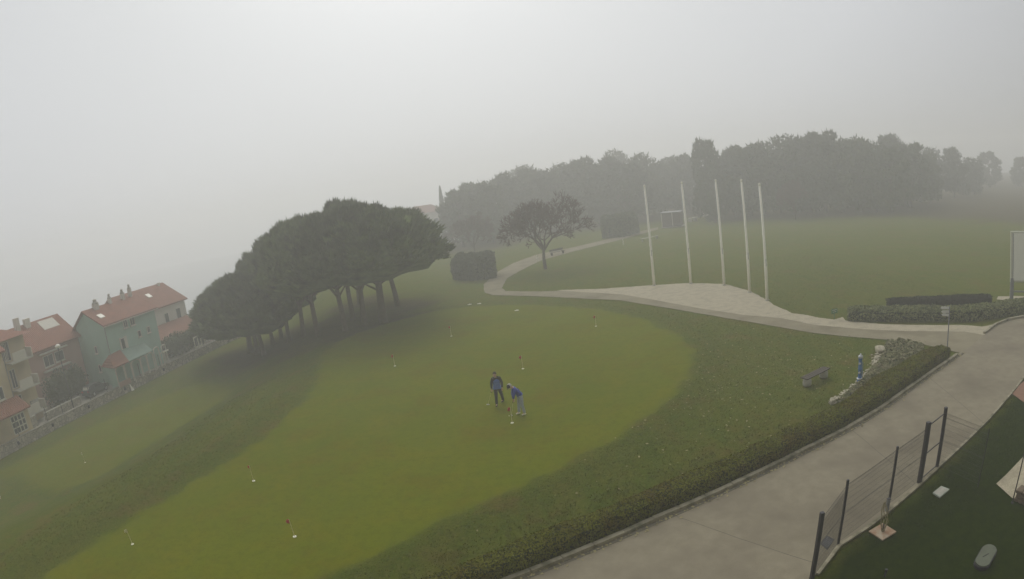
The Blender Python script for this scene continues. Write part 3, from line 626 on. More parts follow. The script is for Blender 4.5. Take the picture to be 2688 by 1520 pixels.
for i, (px, py, h) in enumerate(FW):
    d0 = np.hypot(*G(px, py)); x, y = G(px, py-(9 if px > 1500 else 12)); kd = np.hypot(x, y)/d0; part = 'left part' if px < 1500 else ('middle' if px < 1800 else 'right part')
    h = (10.4+(h-10.4)*(.66 if px < 1800 else .45)*kd)*(1+.08*math.sin(i*2.7)+.04*math.sin(i*7.3))
    place_tree(i % 5, x, y, 0, h, i*1.3, 'dark foggy tree '+LM[i], 'foggy trees in the '+part+' of the wood', 1.05+.2*math.sin(i*1.9))
x, y = G(1790, 553); o = place_tree(3, x, y, 0, 16.8, 2.0, 'tall lone pine standing above the wood behind the third flagpole', wide=.66)
x, y = G(1800, 560); place_tree(2, x, y, 0, 6.0, 1.0, 'small dark tree at the foot of the tall lone pine', wide=1.0)
x, y = G(1123, 600); 
def cypress(x, y, h, label):
    root = empty('cypress_tree', (x, y, 0), label, 'tree'); MB().tube([(0, 0, -.3), (0, 0, h*.5)], [.15, .08], 6).build('trunk', M['bark'], root)
    n = 2500; t = rng.random(n)**.8; a = rng.uniform(0, 6.28, n); rr = (1-t)**.6*1.15*rng.uniform(.6, 1, n)
    P = np.c_[np.cos(a)*rr, np.sin(a)*rr, .6+t*(h-.6)]; V, F = quads(P, np.c_[np.cos(a), np.sin(a), np.full(n, .6)], .45, .7, .4); npmesh('crown', V, F, M['leaf'], root)
cypress(x, y, 13.4, 'narrow pointed cypress at the left end of the wood')
def bare_tree(x, y, h, label, cr, m='twig', seed=3, name='bare_tree'):
    root = empty(name, (x, y, 0), label, 'tree'); rd = random.Random(seed); tm = MB(); tw = MB()
    def br(p, d, l, r, lev):
        q = p+d*l; mid = (p+q)/2+Vector((rd.uniform(-1, 1), rd.uniform(-1, 1), 0))*l*.06
        (tm if lev < 3 else tw).tube([p, mid, q], [r, r*.8, r*.62], 6 if lev < 3 else 3, False) if lev < 6 else tw.tube([p, q], [.040, .026], 3, False)
        if lev >= 7: return
        for k in range(3 if lev else 5):
            a = rd.uniform(0, 6.28); sp = rd.uniform(.45, .85) if lev else rd.uniform(.5, .8)
            o1 = d.orthogonal().normalized(); o2 = d.cross(o1); nd = (d*math.cos(sp)+(o1*math.cos(a+k*2.1)+o2*math.sin(a+k*2.1))*math.sin(sp)); nd.z += .12; nd.normalize()
            br(q-d*l*rd.uniform(0, .25), nd, l*rd.uniform(.66, .84), max(.02, r*.60), lev+1)
    br(Vector((0, 0, -.2)), Vector((.02, 0, 1)).normalized(), h*.27, h*.022, 0)
    tm.build('trunk', M['bark'], root, True); tw.build('crown', M[m], root); return root
x, y = G(1372, 676); bare_tree(x, y, 11.0, 'bare reddish broad tree standing beside the path bend', 5)
x, y = G(1560, 560); bare_tree(x, y, 9, 'smaller bare reddish tree in the fog in front of the wood left of the hut', 4, seed=8)
x, y = G(2000, 552); bare_tree(x, y, 8, 'low bare reddish tree in front of the wood right of the flagpoles', 4, seed=9)
x, y = G(1195, 645); bare_tree(x, y, 8, 'bare reddish tree behind the tall square hedge block', 4, seed=12)

# ---------------------------------------------------------------- flagpoles
def flagpole(px, top, label):
    x, y = G(*px); root = empty('flagpole', (x, y, 0), label, 'flagpole', 'white flagpoles on the gravel bed')
    d = math.hypot(x, y); r = ray(*top); h = H+d*r[2]/math.hypot(r[0], r[1])
    MB().lathe([(.125, 0), (.125, h*.34), (.105, h*.345), (.09, h-.12)], 16).build('pole', M['white'], root, True)
    MB().lathe([(.02, h-.12), (.085, h-.10), (.11, h), (.08, h+.10), (.01, h+.13)], 12).build('finial', M['white'], root, True)
    MB().box(-.015, .015, -.15, -.10, h*.30, h*.36).build('halyard_cleat', M['grey'], root)
    MB().lathe([(.20, 0.005), (.20, .05), (.11, .06)], 12).build('base_plate', M['concrete'], root)
for a, b, l in [((1645, 718), (1617, 468), 'leftmost white flagpole on the gravel bed'), ((1737, 713), (1711, 460), 'second white flagpole from the left'), ((1821, 717), (1796, 454), 'middle white flagpole of the five'),
                ((1885, 735), (1862, 454), 'fourth white flagpole from the left'), ((1929, 755), (1906, 464), 'rightmost white flagpole at the gravel tip')]: flagpole(a, b, l)

# ---------------------------------------------------------------- putting flags
def golf_flag():
    root = empty('golf_flag', (0, 0, 0), 'x', 'golf flag', 'small cup flags on the greens')
    MB().tube([(0, 0, 0.01), (0, 0, .80)], .014, 8).build('pin', M['pinyellow'], root)
    mb = MB(); mb.add([(0, .004, .80), (0, .004, .62), (-.13, .03, .60), (-.15, -.03, .70), (-.11, .02, .78), (0, -.004, .80), (0, -.004, .62), (-.13, .022, .60), (-.15, -.038, .70), (-.11, .012, .78)],
                      [(0, 1, 2, 3, 4), (9, 8, 7, 6, 5), (0, 5, 6, 1), (1, 6, 7, 2), (2, 7, 8, 3), (3, 8, 9, 4), (4, 9, 5, 0)]); mb.build('flag', M['red'], root)
    MB().lathe([(.075, 0.0), (.075, .022), (.03, .03)], 16).build('cup_disc', M['white'], root); reg(root); return root
gf = golf_flag()
FL = [((1135, 845), 0, 1, 'yellow pin with red flag at the far left of the putting green'), ((1499, 820), 0, 1, 'farthest pin with red flag, at the upper right of the putting green'), ((993, 920), 0, 1, 'pin with red flag at the left edge beyond the walking golfer'),
      ((1315, 927), 0, 1.02, 'pin with red flag just behind the two golfers'), ((1288, 1063), 0, 1.0, 'pin with red flag nearest the golfer who is putting'), ((638, 1209), 0, .95, 'pin with red flag alone on the left part of the green'),
      ((741, 1349), 0, .92, 'nearest pin, with bright red flag, at the bottom of the green'), ((333, 1368), 0, .85, 'lone pin with pale flag at the lower left of the green'), ((214, 1163), LOW, 1.0, 'faint white pin on the lower lawn by the stone wall')]
for i, (p, z, sc, lb) in enumerate(FL):
    x, y = G(*p, z); o = gf if i == 0 else copy_tree(gf); o.location = (x, y, (tz(x, y) if z == 0 else z+.0)-.015); o.rotation_euler = (0, 0, .3*((i*7) % 5)-.6); o.scale = (sc,)*3; o['label'] = lb
    if i in (7, 8):
        for c in bpy.data.objects:
            if c.parent == o and c.name.startswith('flag'): c.data = c.data.copy(); c.data.materials[0] = M['pinyellow' if i == 7 else 'white']; c['label'] = 'pale flag'

# ---------------------------------------------------------------- street furniture on the lawn
def bench():
    a = G(2024, 972); b = G(2076, 946); c = (a+b)/2; d = b-a; Lb = 1.95; rz = math.atan2(d[1], d[0])
    root = empty('park_bench', (c[0], c[1], 0), 'backless bench with dark planks on two pale concrete blocks', 'bench', None, rz)
    for k in range(3): MB().box(-Lb/2, Lb/2, -.23+k*.155, -.08+k*.155, .40, .45, .008).build('plank', M['wood'], root)
    for s in (-1, 1):
        mb = MB(); mb.lathe([(.20, 0), (.23, .06), (.22, .3), (.17, .398)], 14, (s*Lb*.36, 0, 0)); mb.build('support', M['concrete'], root, True)
bench()
def hydrant():
    x, y = G(2161, 960); root = empty('standpipe', (x, y, 0), 'tall slim blue hydrant with pale cap and side knobs beside the planting', 'hydrant')
    MB().lathe([(.14, 0), (.14, .10), (.095, .13), (.095, .60), (.11, .62), (.11, .68), (.095, .70), (.09, 1.12), (.11, 1.15), (.11, 1.20)], 16).build('body', M['blue'], root, True)
    MB().lathe([(.10, 1.20), (.13, 1.23), (.13, 1.29), (.07, 1.33), (.035, 1.38), (.02, 1.42)], 16).build('cap', M['silver'], root, True)
    MB().lathe([(.125, .14), (.155, .15), (.155, .19), (.11, .20)], 16).build('collar', M['silver'], root, True)
    for z in (.95, .50): MB().tube([(-.05, -.06, z), (-.12, -.10, z)], [.05, .055], 10).build('outlet_knob', M['silver'], root, True)
    MB().tube([(.09, -.03, .2), (.13, -.05, .3), (.13, -.05, .95), (.09, -.03, 1.0)], .018, 6).build('side_pipe', M['blue'], root)
hydrant()
def fingerpost():
    x, y = G(2382, 872); root = empty('fingerpost', (x, y, 0), 'slim grey fingerpost with three sign blades at the path junction', 'signpost')
    MB().lathe([(.05, 0), (.04, .05), (.036, 2.3), (.02, 2.33)], 10).build('post', M['grey'], root, True)
    for z, a, l in ((2.14, 140, .56), (1.94, 150, .52), (1.74, 132, .48)):
        ca, sa = math.cos(R(a)), math.sin(R(a)); n = np.array([-sa, ca])*.015; d = np.array([ca, sa]); mb = MB()
        pts = [(.03, z), (l-.08, z), (l, z+.07), (l-.08, z+.14), (.03, z+.14)]
        vs = [(*(d*p+n), q) for p, q in pts]+[(*(d*p-n), q) for p, q in pts]
        mb.add(vs, [(0, 1, 2, 3, 4), (9, 8, 7, 6, 5)]+[(i, 5+i, 5+(i+1) % 5, (i+1) % 5) for i in range(5)]); mb.build('sign_blade', M['signgrey'], root)
fingerpost()
def small_sign():
    x, y = G(2098, 803); root = empty('lawn_sign', (x, y, 0), 'small green notice on a short post at the gravel edge', 'sign')
    MB().box(-.02, .02, -.02, .02, 0, .45).build('post', M['greensign'], root)
    mb = MB(); mb.box(-.26, .26, -.03, .0, .40, .72, .02); mb.build('board', M['greensign'], root)
    MB().box(-.20, .20, -.036, -.03, .62, .66).build('white_line', M['panel'], root); MB().box(-.14, .14, -.036, -.03, .50, .53).build('white_line', M['panel'], root)
small_sign()
def board():
    x, y = G(2538, 770); dirn = math.atan2(x, y); root = empty('billboard', (x, y, 0), 'large pale panelled board on grey steel posts at the right edge', 'billboard', None, -dirn+R(8))
    for k in range(2): MB().box(0+k*3.6, .30+k*3.6, -.10, .20, 0, 2.0, .02).build('post', M['grey'], root)
    MB().box(-.02, 4.2, -.06, .16, 1.72, 5.25, .03).build('frame', M['panel'], root)
    for k in range(3): MB().box(.22+k*1.3, 1.46+k*1.3, -.10, -.06, 1.85, 5.12).build('panel', M['boardwhite'], root)
    for k in range(4): MB().box(.16+k*1.3, .21+k*1.3, -.085, -.062, 1.85, 5.12).build('batten', M['grey'], root)
    MB().box(.3, 3.6, .02, .12, 1.0, 1.1).build('cross_bar', M['grey'], root)
    sheet('gravel_pad', [G(2506, 753), G(2575, 762), G(2640, 765), G(2640, 748), G(2560, 745), G(2510, 746)], 0.02, M['gravel'])
board()
# ---------------------------------------------------------------- mesh fence
def fence_all():
    q = lambda a, b: ((2100+a*.3435)/K, (1020+b*.3434)/K)
    feet = [q(85, 1475), q(290, 1195), q(672, 905), q(910, 722), q(1045, 605)]
    P = [G(*f) for f in feet]; hts = [2.25, 2.2, 2.15, 2.25, 2.3]; thick = [.055, .035, .035, .075, .055]
    root = empty('mesh_fence', (float(P[1][0]), float(P[1][1]), 0), 'dark metal mesh fence with posts and a gate along the near road edge', 'fence'); off = np.array([P[1][0], P[1][1], 0])
    for p, h, t in zip(P, hts, thick):
        MB().box(p[0]-off[0]-t, p[0]-off[0]+t, p[1]-off[1]-t, p[1]-off[1]+t, 0, h, .01).build('post', M['metaldark'], root)
    def panel(a, b, z0, z1, name='mesh_panel'):
        mb = MB(); a = np.array([*a, 0])-off; b = np.array([*b, 0])-off; L_ = np.hypot(*(b-a)[:2]); n = int(L_/.05); d = (b-a)/L_; nn = np.array([-d[1], d[0], 0])
        for k in range(n+1):
            c = a+d*(L_*k/n); mb.tube([c+[0, 0, z0], c+[0, 0, z1-.16], c+nn*.05+[0, 0, z1-.11], c+[0, 0, z1]], .0042, 4, False)
        for z in list(np.arange(z0+.02, z1-.1, .2))+[z1-.01, z1-.17]: mb.tube([a+[0, 0, z], b+[0, 0, z]], .003, 4, False)
        for z in (z0+.95,):
            for s in (0, .03): mb.tube([a+[0, 0, z+s], (a+b)/2+nn*.03+[0, 0, z+s], b+[0, 0, z+s]], .004, 4, False)
        return mb.build(name, M['wire'], root)
    for i in range(4 - 1): panel(P[i]+(P[i+1]-P[i])*.02, P[i+1]-(P[i+1]-P[i])*.02, .10, 2.05)
    # the narrow gate between the two thick posts
    g0, g1 = P[3]+(P[4]-P[3])*.08, P[4]-(P[4]-P[3])*.06; a = np.array([*g0, 0])-off; b = np.array([*g1, 0])-off
    mb = MB()
    for z in (.12, 1.05, 2.10): mb.tube([a+[0, 0, z], b+[0, 0, z]], .022, 6)
    for c in (a, b): mb.tube([c+[0, 0, .12], c+[0, 0, 2.10]], .022, 6)
    mb.build('gate', M['metaldark'], root)
    # mesh returns to the right towards a thin post standing in the dark lawn
    e = G(2458, 1225); panel(P[4]+(e-P[4])*.03, e, .10, 2.1)
    MB().tube([(*(e-off[:2]), 0), (*(e-off[:2]), 2.15)], .018, 6).build('post', M['metaldark'], root)
    # low concrete footing strip
fence_all()
def pole_slab():
    x, y = G(2219, 1339); root = empty('vine_post', (x, y, 0), 'square stained slab with a short rod and dry vine by the fence', 'post base', None, R(12))
    MB().box(-.32, .32, -.32, .32, 0, .05, .01).build('slab', M['rust'], root)
    MB().tube([(0, 0, .05), (.0, 0, .30)], .02, 8).build('rod', M['metaldark'], root)
    mb = MB()
    for k in range(7):
        a = k*.9; mb.tube([(math.cos(a)*.05, math.sin(a)*.05, .06), (.04+math.cos(a+1)*.13, .05+math.sin(a+1)*.12, .35), (.05+math.cos(a+2.2)*.12, .12+math.sin(a+2)*.10, .65), (.06+math.cos(a+3)*.03, .2, .95)], [.012, .011, .01, .008], 5)
    mb.build('vine', M['rope'], root)
    x, y = G(2229, 1288); r2 = empty('meter_box', (x, y, 0), 'small grey box fixed low on the fence post above the slab', 'box'); 
    MB().box(-.055, .055, -.05, .05, .0, .48, .015).build('body', M['grey'], r2); MB().box(-.065, .065, -.06, .06, .48, .51, .01).build('lid', M['metaldark'], r2)
pole_slab()
def lids():
    c = [G(*p) for p in ((2345, 1242), (2366, 1225), (2387, 1233), (2363, 1253))]; ctr = sum(c)/4
    root = empty('inspection_lid', (ctr[0], ctr[1], 0), 'pale square inspection lid lying in the dark lawn', 'lid'); MB().prism([tuple(p-ctr) for p in c], 0, .05).build('cover', M['lid'], root); MB().prism([tuple((p-ctr)*.8) for p in c], .05, .056).build('inset', M['concrete'], root)
    a = G(2463, 1430); b = G(2490, 1382); ctr = (a+b)/2; d = b-a; l = np.hypot(*d); d = d/l; n = np.array([-d[1], d[0]]); w = .24
    def stad(s): 
        out = []
        for k in range(13): t = math.pi*k/12-math.pi/2; out.append(tuple(d*(l/2*.62+w*s*math.cos(t))+n*w*s*math.sin(t)))
        for k in range(13): t = math.pi*k/12+math.pi/2; out.append(tuple(-d*(l/2*.62)+d*w*s*math.cos(t)+n*w*s*math.sin(t)))
        return out
    root = empty('valve_box', (ctr[0], ctr[1], 0), 'oval olive valve cover in the dark lawn near the corner', 'valve cover'); MB().prism(stad(1.12), 0, .10).build('rim', M['metaldark'], root); MB().prism(stad(1.0), .0, .14).build('cover', M['olive'], root)
    q = n*(-w*.35); MB().box(-.16, .10, -.008, .008, .14, .15).build('handle', M['black'], root)
    x, y = G(2225, 1448); root = empty('marker_peg', (x, y, 0), 'small dark peg sticking out of the lawn at the bottom edge', 'peg'); MB().lathe([(.035, 0), (.03, .16), (.05, .17), (.045, .23)], 8).build('peg_body', M['metaldark'], root)
    c = [G(*p) for p in ((2062, 1368), (2078, 1348), (2098, 1358), (2080, 1384))]; ctr = sum(c)/4
    root = empty('drain_grate', (ctr[0], ctr[1], .014), 'dark square drain grate in the road behind the fence', 'drain'); MB().prism([tuple(p-ctr) for p in c], 0, .012).build('frame', M['metaldark'], root)
    mb = MB(); e1 = (c[1]-c[0]); e2 = (c[3]-c[0])
    for k in range(7):
        s0 = c[0]-ctr+e2*(.1+.125*k)+e1*.08; s1 = s0+e1*.84; mb.tube([(*s0, .018), (*s1, .018)], .008, 4)
    mb.build('bars', M['grey'], root)
lids()
def corner_wall():
    c = GL([(2505, 1217), (2530, 1194), (2590, 1130), (2650, 1150), (2650, 1290), (2575, 1262), (2545, 1253)]); sheet('gravel_pad', c, .012, M['gravel'])
    a, b = G(2552, 1262), G(2700, 1330); root = empty('dry_stone_wall', (a[0], a[1], 0), 'low brown dry stone wall at the right edge of the dark lawn', 'wall', None, math.atan2((b-a)[1], (b-a)[0]))
    l = float(np.hypot(*(b-a))); mb = MB(); rd = random.Random(4)
    for row in range(3):
        x = rd.uniform(-.1, 0)
        while x < l: w_ = rd.uniform(.18, .34); mb.box(x, x+w_-.015, rd.uniform(-.02, .02), .45+rd.uniform(-.02, .02), row*.14+.002, row*.14+.13, .03); x += w_
    mb.build('stones', mat('brown_wall_stone', (.17, .13, .09), (.10, .08, .055), 3, .95, .5, 14), root)
    p = G(2548, 1260); r2 = empty('thin_post', (p[0]-.12, p[1]-.05, 0), 'thin dark post at the end of the dry stone wall', 'post'); MB().tube([(0, 0, 0), (0, 0, 1.9)], .022, 8).build('shaft', M['metaldark'], r2); MB().lathe([(.06, 0), (.05, .03)], 8).build('foot', M['metaldark'], r2)
corner_wall()

def shade_building():  # out-of-view block, added to keep sky light off the near lawn and road
    root = empty('added_shade_building', (10, -1.6, 0), 'tall unseen building added behind the viewpoint to shade the near lawn', 'building', None, R(-6))
    MB().box(-46, 60, -14, 0, -3, 17).build('wall', M['offwhite'], root); MB().box(-46.4, 60.4, -14.4, .4, 17, 17.35).build('roof', M['concrete'], root)
    for st in range(4):
        for k in range(24): MB().box(-44+k*4.2, -42.2+k*4.2, .002, .06, 1.2+st*4, 3.2+st*4).build('window', M['pane'], root)
shade_building()
# ---------------------------------------------------------------- far small things
def hut():
    x, y = G(1690, 572); root = empty('wooden_hut', (x, y, 0), 'small dark flat-roofed hut at the far end of the path', 'hut', None, R(-28))
    MB().box(-1.9, 1.7, 0, 3.0, .15, 2.75).build('wall', mat('hut_boards', (.15, .115, .085), (.11, .085, .065), 2, .9), root)
    MB().box(-2.1, 1.9, -.25, 3.2, 2.75, 2.87, .03).build('roof', M['grey'], root); MB().box(-2.2, 2.0, -.4, 3.2, 0, .15).build('base_slab', M['concrete'], root)
    for a in (-1.86, .2): MB().box(a-.05, a+.05, -.06, -.002, .15, 2.75).build('post', M['offwhite'], root)
hut()
def far_bench(p, rz, label, l=1.8, white=False, arms=True):
    x, y = G(*p); root = empty('park_bench', (x, y, 0), label, 'bench', None, rz); m = M['concrete'] if white else M['wood']
    MB().box(-l/2, l/2, -.2, .2, .42, .47).build('seat', m, root)
    for s in (-1, 1): MB().box(s*l*.42-.05, s*l*.42+.05, -.18, .18, 0, .42).build('leg', M['concrete'] if white else M['wood'], root)
    if not white: MB().box(-l/2, l/2, .2, .24, .55, .85).build('backrest', m, root)
far_bench((1402, 640), R(35), 'dark bench beside the far path right of the bare reddish tree', 2.6)
far_bench((1634, 604), R(30), 'long low pale bench behind the leftmost flagpole', 3.8, True)
def bollard(p, h, label):
    x, y = G(*p); root = empty('marker_post', (x, y, 0), label, 'marker post', 'short white marker posts by the far path'); MB().lathe([(.07, 0), (.07, h-.05), (.03, h)], 8).build('shaft', M['white'], root); MB().lathe([(.075, h*.75), (.075, h*.85)], 8).build('band', M['concrete'], root)
bollard((1352, 656), .85, 'short white marker post left of the bare reddish tree'); bollard((1568, 616), .95, 'short white marker post on the meadow left of the flagpoles')
def picnic(p, label):
    x, y = G(*p); root = empty('picnic_table', (x, y, 0), label, 'table', None, .4); MB().box(-.9, .9, -.4, .4, .72, .78).build('tabletop', M['offwhite'], root)
    for s in (-1, 1): MB().box(s*.7-.05, s*.7+.05, -.6, .6, 0, .72).build('leg', M['concrete'], root); MB().box(-.9, .9, s*.7-.12, s*.7+.12, .42, .46).build('bench_seat', M['offwhite'], root)
picnic((1742, 557), 'pale picnic table right of the hut'); picnic((1772, 545), 'pale table at the wood edge behind the third flagpole')
def far_house():
    x, y = G(1080, 628); root = empty('house', (x*1.3, y*1.3, -1.5), 'faint pale house in the fog left of the cypress', 'house', None, R(20))
    MB().box(-5, 6, 0, 8, 0, 8.5).build('wall', M['offwhite'], root); MB().add([(-5.5, -.5, 8.5), (6.5, -.5, 8.5), (6.5, 8.5, 8.5), (-5.5, 8.5, 8.5), (-2, 4, 10.6), (3, 4, 10.6)], [(0, 1, 5, 4), (1, 2, 5), (2, 3, 4, 5), (3, 0, 4), (3, 2, 1, 0)]).build('roof', M['tile'], root)
    for a in (-3.5, -.5, 2.5): MB().box(a, a+1.2, -.04, .02, 5, 6.6).build('window', M['pane'], root)
far_house()

# ---------------------------------------------------------------- the street of houses on the left
ST = -2.4; ANG = math.atan2(UU[1], UU[0])
def sroot(name, u, v, label, cat, z=ST, group=None): x, y = street(u, v); return empty(name, (x, y, z), label, cat, group, ANG)
def win(root, x0, x1, z0, z1, y=0.0, m='frame', bars=1, sill=True):
    f = MB(); t = .08; f.box(x0-t, x1+t, y-.05, y+.02, z0-t, z0); f.box(x0-t, x1+t, y-.05, y+.02, z1, z1+t); f.box(x0-t, x0, y-.05, y+.02, z0, z1); f.box(x1, x1+t, y-.05, y+.02, z0, z1)
    for k in range(bars): xm = x0+(x1-x0)*(k+1)/(bars+1); f.box(xm-.03, xm+.03, y-.045, y+.02, z0, z1)
    w_ = f.build('window', M[m], root); MB().box(x0, x1, y-.02, y+.01, z0, z1).build('pane', M['pane'], w_)
    if sill: MB().box(x0-.15, x1+.15, y-.16, y+.01, z0-t-.08, z0-t-.002).build('sill', M[m], w_)
def winx(root, y0, y1, z0, z1, x=0.0):
    f = MB(); t = .08; f.box(x-.05, x+.02, y0-t, y1+t, z0-t, z0); f.box(x-.05, x+.02, y0-t, y1+t, z1, z1+t); f.box(x-.05, x+.02, y0-t, y0, z0, z1); f.box(x-.05, x+.02, y1, y1+t, z0, z1)
    w_ = f.build('window', M['frame'], root); MB().box(x-.02, x+.01, y0, y1, z0, z1).build('pane', M['pane'], w_); MB().box(x-.16, x+.01, y0-.15, y1+.15, z0-t-.08, z0-t-.002).build('sill', M['frame'], w_)
def gable_house(root, L_, D, he, hr, yr, wm, ov=.35, hipL=0.0, hipR=0.0):
    mb = MB(); vs = [(0, 0, 0), (0, D, 0), (0, D, he), (0, yr, hr-.08), (0, 0, he)]; vs2 = [(L_, y, z) for _, y, z in vs]
    mb.add(vs+vs2, [(0, 1, 2, 3, 4)[::-1], (5, 6, 7, 8, 9), (0, 5, 9, 4)[::-1] and (0, 4, 9, 5)[::-1], (1, 2, 7, 6), (0, 1, 6, 5)]); mb.build('wall', M[wm], root)
    s1 = (hr-he)/yr; s2 = (hr-he)/(D-yr); t = .16; r = MB()
    A = [(-ov, -ov, he-s1*ov), (L_+ov, -ov, he-s1*ov), (L_+ov-hipR, yr, hr), (-ov+hipL, yr, hr), (-ov, D+ov, he-s2*ov), (L_+ov, D+ov, he-s2*ov)]
    up = [(x, y, z+t) for x, y, z in A]
    r.add(A+up, [(6, 7, 8, 9), (9, 8, 11, 10), (0, 3, 2, 1), (3, 4, 5, 2), (0, 1, 7, 6), (4, 10, 11, 5), (0, 6, 9, 3), (3, 9, 10, 4), (1, 2, 8, 7), (2, 5, 11, 8)])
    return r.build('roof', M['tile'], root)
def chimney(par, x, y, z0, h, w=.45, cowl=True, loc=None):
    c = MB().box(x-w/2, x+w/2, y-w/2, y+w/2, z0, z0+h, .02).build('chimney', M['offwhite'], par)
    if cowl: MB().lathe([(w*.62, 0), (w*.62, .08), (w*.3, .3), (w*.45, .42), (.03, .55)], 10, (x, y, z0+h)).build('cowl', M['concrete'], c)
def sky_light(par, x, y, z, s1): MB().add([(x, y, z), (x+.75, y, z), (x+.75, y+.7, z+.7*s1), (x, y+.7, z+.7*s1)]+[(x, y, z-.1), (x+.75, y, z-.1), (x+.75, y+.7, z+.7*s1-.1), (x, y+.7, z+.7*s1-.1)], [(0, 1, 2, 3), (0, 4, 5, 1), (1, 5, 6, 2), (2, 6, 7, 3), (3, 7, 4, 0)]).build('skylight', M['white'], par)
# turquoise house
th = sroot('turquoise_house', 18.1, 1.2, 'turquoise rendered house with red tiled roof and arched porch', 'house')
rf = gable_house(th, 8.3, 5.4, 6.35, 7.9, 3.2, 'turq')
s1 = 1.55/3.2
chimney(rf, 1.7, 2.9, 7.4, 1.0, .65); chimney(rf, 4.2, 3.1, 7.8, .7, .4); chimney(rf, 6.4, 3.1, 7.8, .8, .45); chimney(rf, 7.8, 3.2, 7.8, 1.1, .4)
sky_light(rf, .5, .9, 6.35+.9*s1+.25, s1)
win(th, 2.95, 3.5, 5.35, 6.1); win(th, 4.05, 4.7, 5.35, 6.15); win(th, 1.95, 2.5, 2.95, 4.35, bars=0); win(th, 4.9, 5.3, 3.9, 4.45, bars=0); win(th, 6.5, 6.9, 3.95, 4.5, bars=0)
winx(th, 2.2, 2.55, 3.5, 4.15); winx(th, 2.3, 2.65, 1.5, 2.15)
MB().tube([(-.06, -.07, 0), (-.06, -.07, 6.2)], .05, 6).build('downpipe', M['grey'], th); MB().tube([(-.06, 5.35, 0), (-.06, 5.35, 6.2)], .05, 6).build('downpipe', M['grey'], th)
MB().box(-.35, 8.65, -.42, -.36, 6.10, 6.20).build('gutter', M['frame'], th)
MB().box(1.75, 1.93, -.10, -.0, 2.85, 4.5).build('shutter', M['offwhite'], th); MB().box(2.55, 2.95, -.06, -.0, 2.85, 4.5).build('shutter', M['offwhite'], th)
# its porch: small hipped roof, arches, terrace
MB().add([(-1.2, -1.5, 2.2), (1.2, -1.5, 2.2), (1.6, 0, 3.35), (-.3, 0, 3.25), (-1.2, .8, 2.3), (-1.2, -1.5, 2.08), (1.2, -1.5, 2.08)], [(0, 1, 2, 3), (0, 3, 4), (5, 6, 1, 0), (5, 0, 4)]).build('porch_roof', M['tile'], th)
MB().add([(1.2, -1.5, 2.2), (5.4, -1.3, 2.2), (5.4, 0, 3.1), (1.6, 0, 3.35), (1.2, -1.5, 2.05), (5.4, -1.3, 2.05)], [(0, 1, 2, 3), (4, 5, 1, 0)]).build('terrace_cover', mat('terrace_awning', (.20, .29, .24), (.25, .34, .28), 2, .9), th)
def arch(root, x0, x1, y, zt, zb=0.0, m='frame', t=.16, y2=None):
    mb = MB(); y2 = y if y2 is None else y2; xc = (x0+x1)/2; r = (x1-x0)/2; pts = [(x0, y, zb)]
    for k in range(9): a = math.pi-math.pi*k/8; pts.append((xc+r*math.cos(a), y+(y2-y)*k/8, zt-r*.55+r*.55*math.sin(a)))
    pts.append((x1, y2, zb)); mb.tube(pts, t/2, 6); return mb.build('arch', M[m], root)
MB().box(-.9, .9, -1.35, -1.2, 0, .5).build('porch_wall', M['pink'], th)
for x0, x1, zt in ((-.9, .35, 2.1), (.5, 1.5, 2.15), (1.6, 3.0, 2.05), (3.1, 4.1, 2.05), (4.2, 5.2, 2.1)): arch(th, x0, x1, -1.28, zt)
MB().add([(-.9, -1.2, 0), (-.9, 0, 0), (-.9, 0, 2.2), (-.9, -1.2, 2.2)]+[(-.82, -1.2, 0), (-.82, 0, 0), (-.82, 0, 2.2), (-.82, -1.2, 2.2)], [(0, 1, 2, 3)[::-1], (4, 5, 6, 7), (0, 3, 7, 4), (1, 5, 6, 2)]).build('porch_side', M['turq'], th)
pg = sroot('garden_pergola', 24.0, -.05, 'row of pale arched garden frames right of the turquoise house porch', 'pergola')
for x0, x1, zt in ((-.4, .9, 2.3), (1.0, 2.1, 2.25), (.5, 1.7, 1.5)): arch(pg, x0, x1, 0, zt, y2=.4)
MB().box(1.0, 2.1, -.05, .05, 1.45, 1.6).build('panel', M['white'], pg)
# white house behind
wh = sroot('white_house', 27.2, 6.0, 'off-white house with red roof and two shuttered windows behind the turquoise one', 'house')
rf = gable_house(wh, 10.2, 7.5, 5.6, 7.9, 3.9, 'offwhite'); sky_light(rf, 2.6, 1.2, 5.6+1.2*.59+.25, .59); sky_light(rf, 5.2, 1.8, 5.6+1.8*.59+.25, .59)
win(wh, 5.7, 6.4, 3.4, 4.5, bars=0); win(wh, 8.1, 8.9, 3.3, 4.6, bars=0)
chimney(rf, 9.3, 3.6, 7.6, .6, .4, False)
an = sroot('annex', 27.0, 3.0, 'low red roofed annex in front of the white house', 'building')
MB().box(0, 10.0, .2, 2.9, 0, 2.2).build('wall', M['pink'], an); MB().add([(-.2, -.2, 2.1), (10.2, -.2, 2.1), (10.2, 2.95, 3.4), (-.2, 2.95, 3.4), (-.2, -.2, 1.98), (10.2, -.2, 1.98), (10.2, 2.95, 3.28), (-.2, 2.95, 3.28)], [(0, 1, 2, 3), (4, 7, 6, 5), (0, 4, 5, 1), (1, 5, 6, 2), (0, 3, 7, 4)]).build('roof', M['tile'], an)
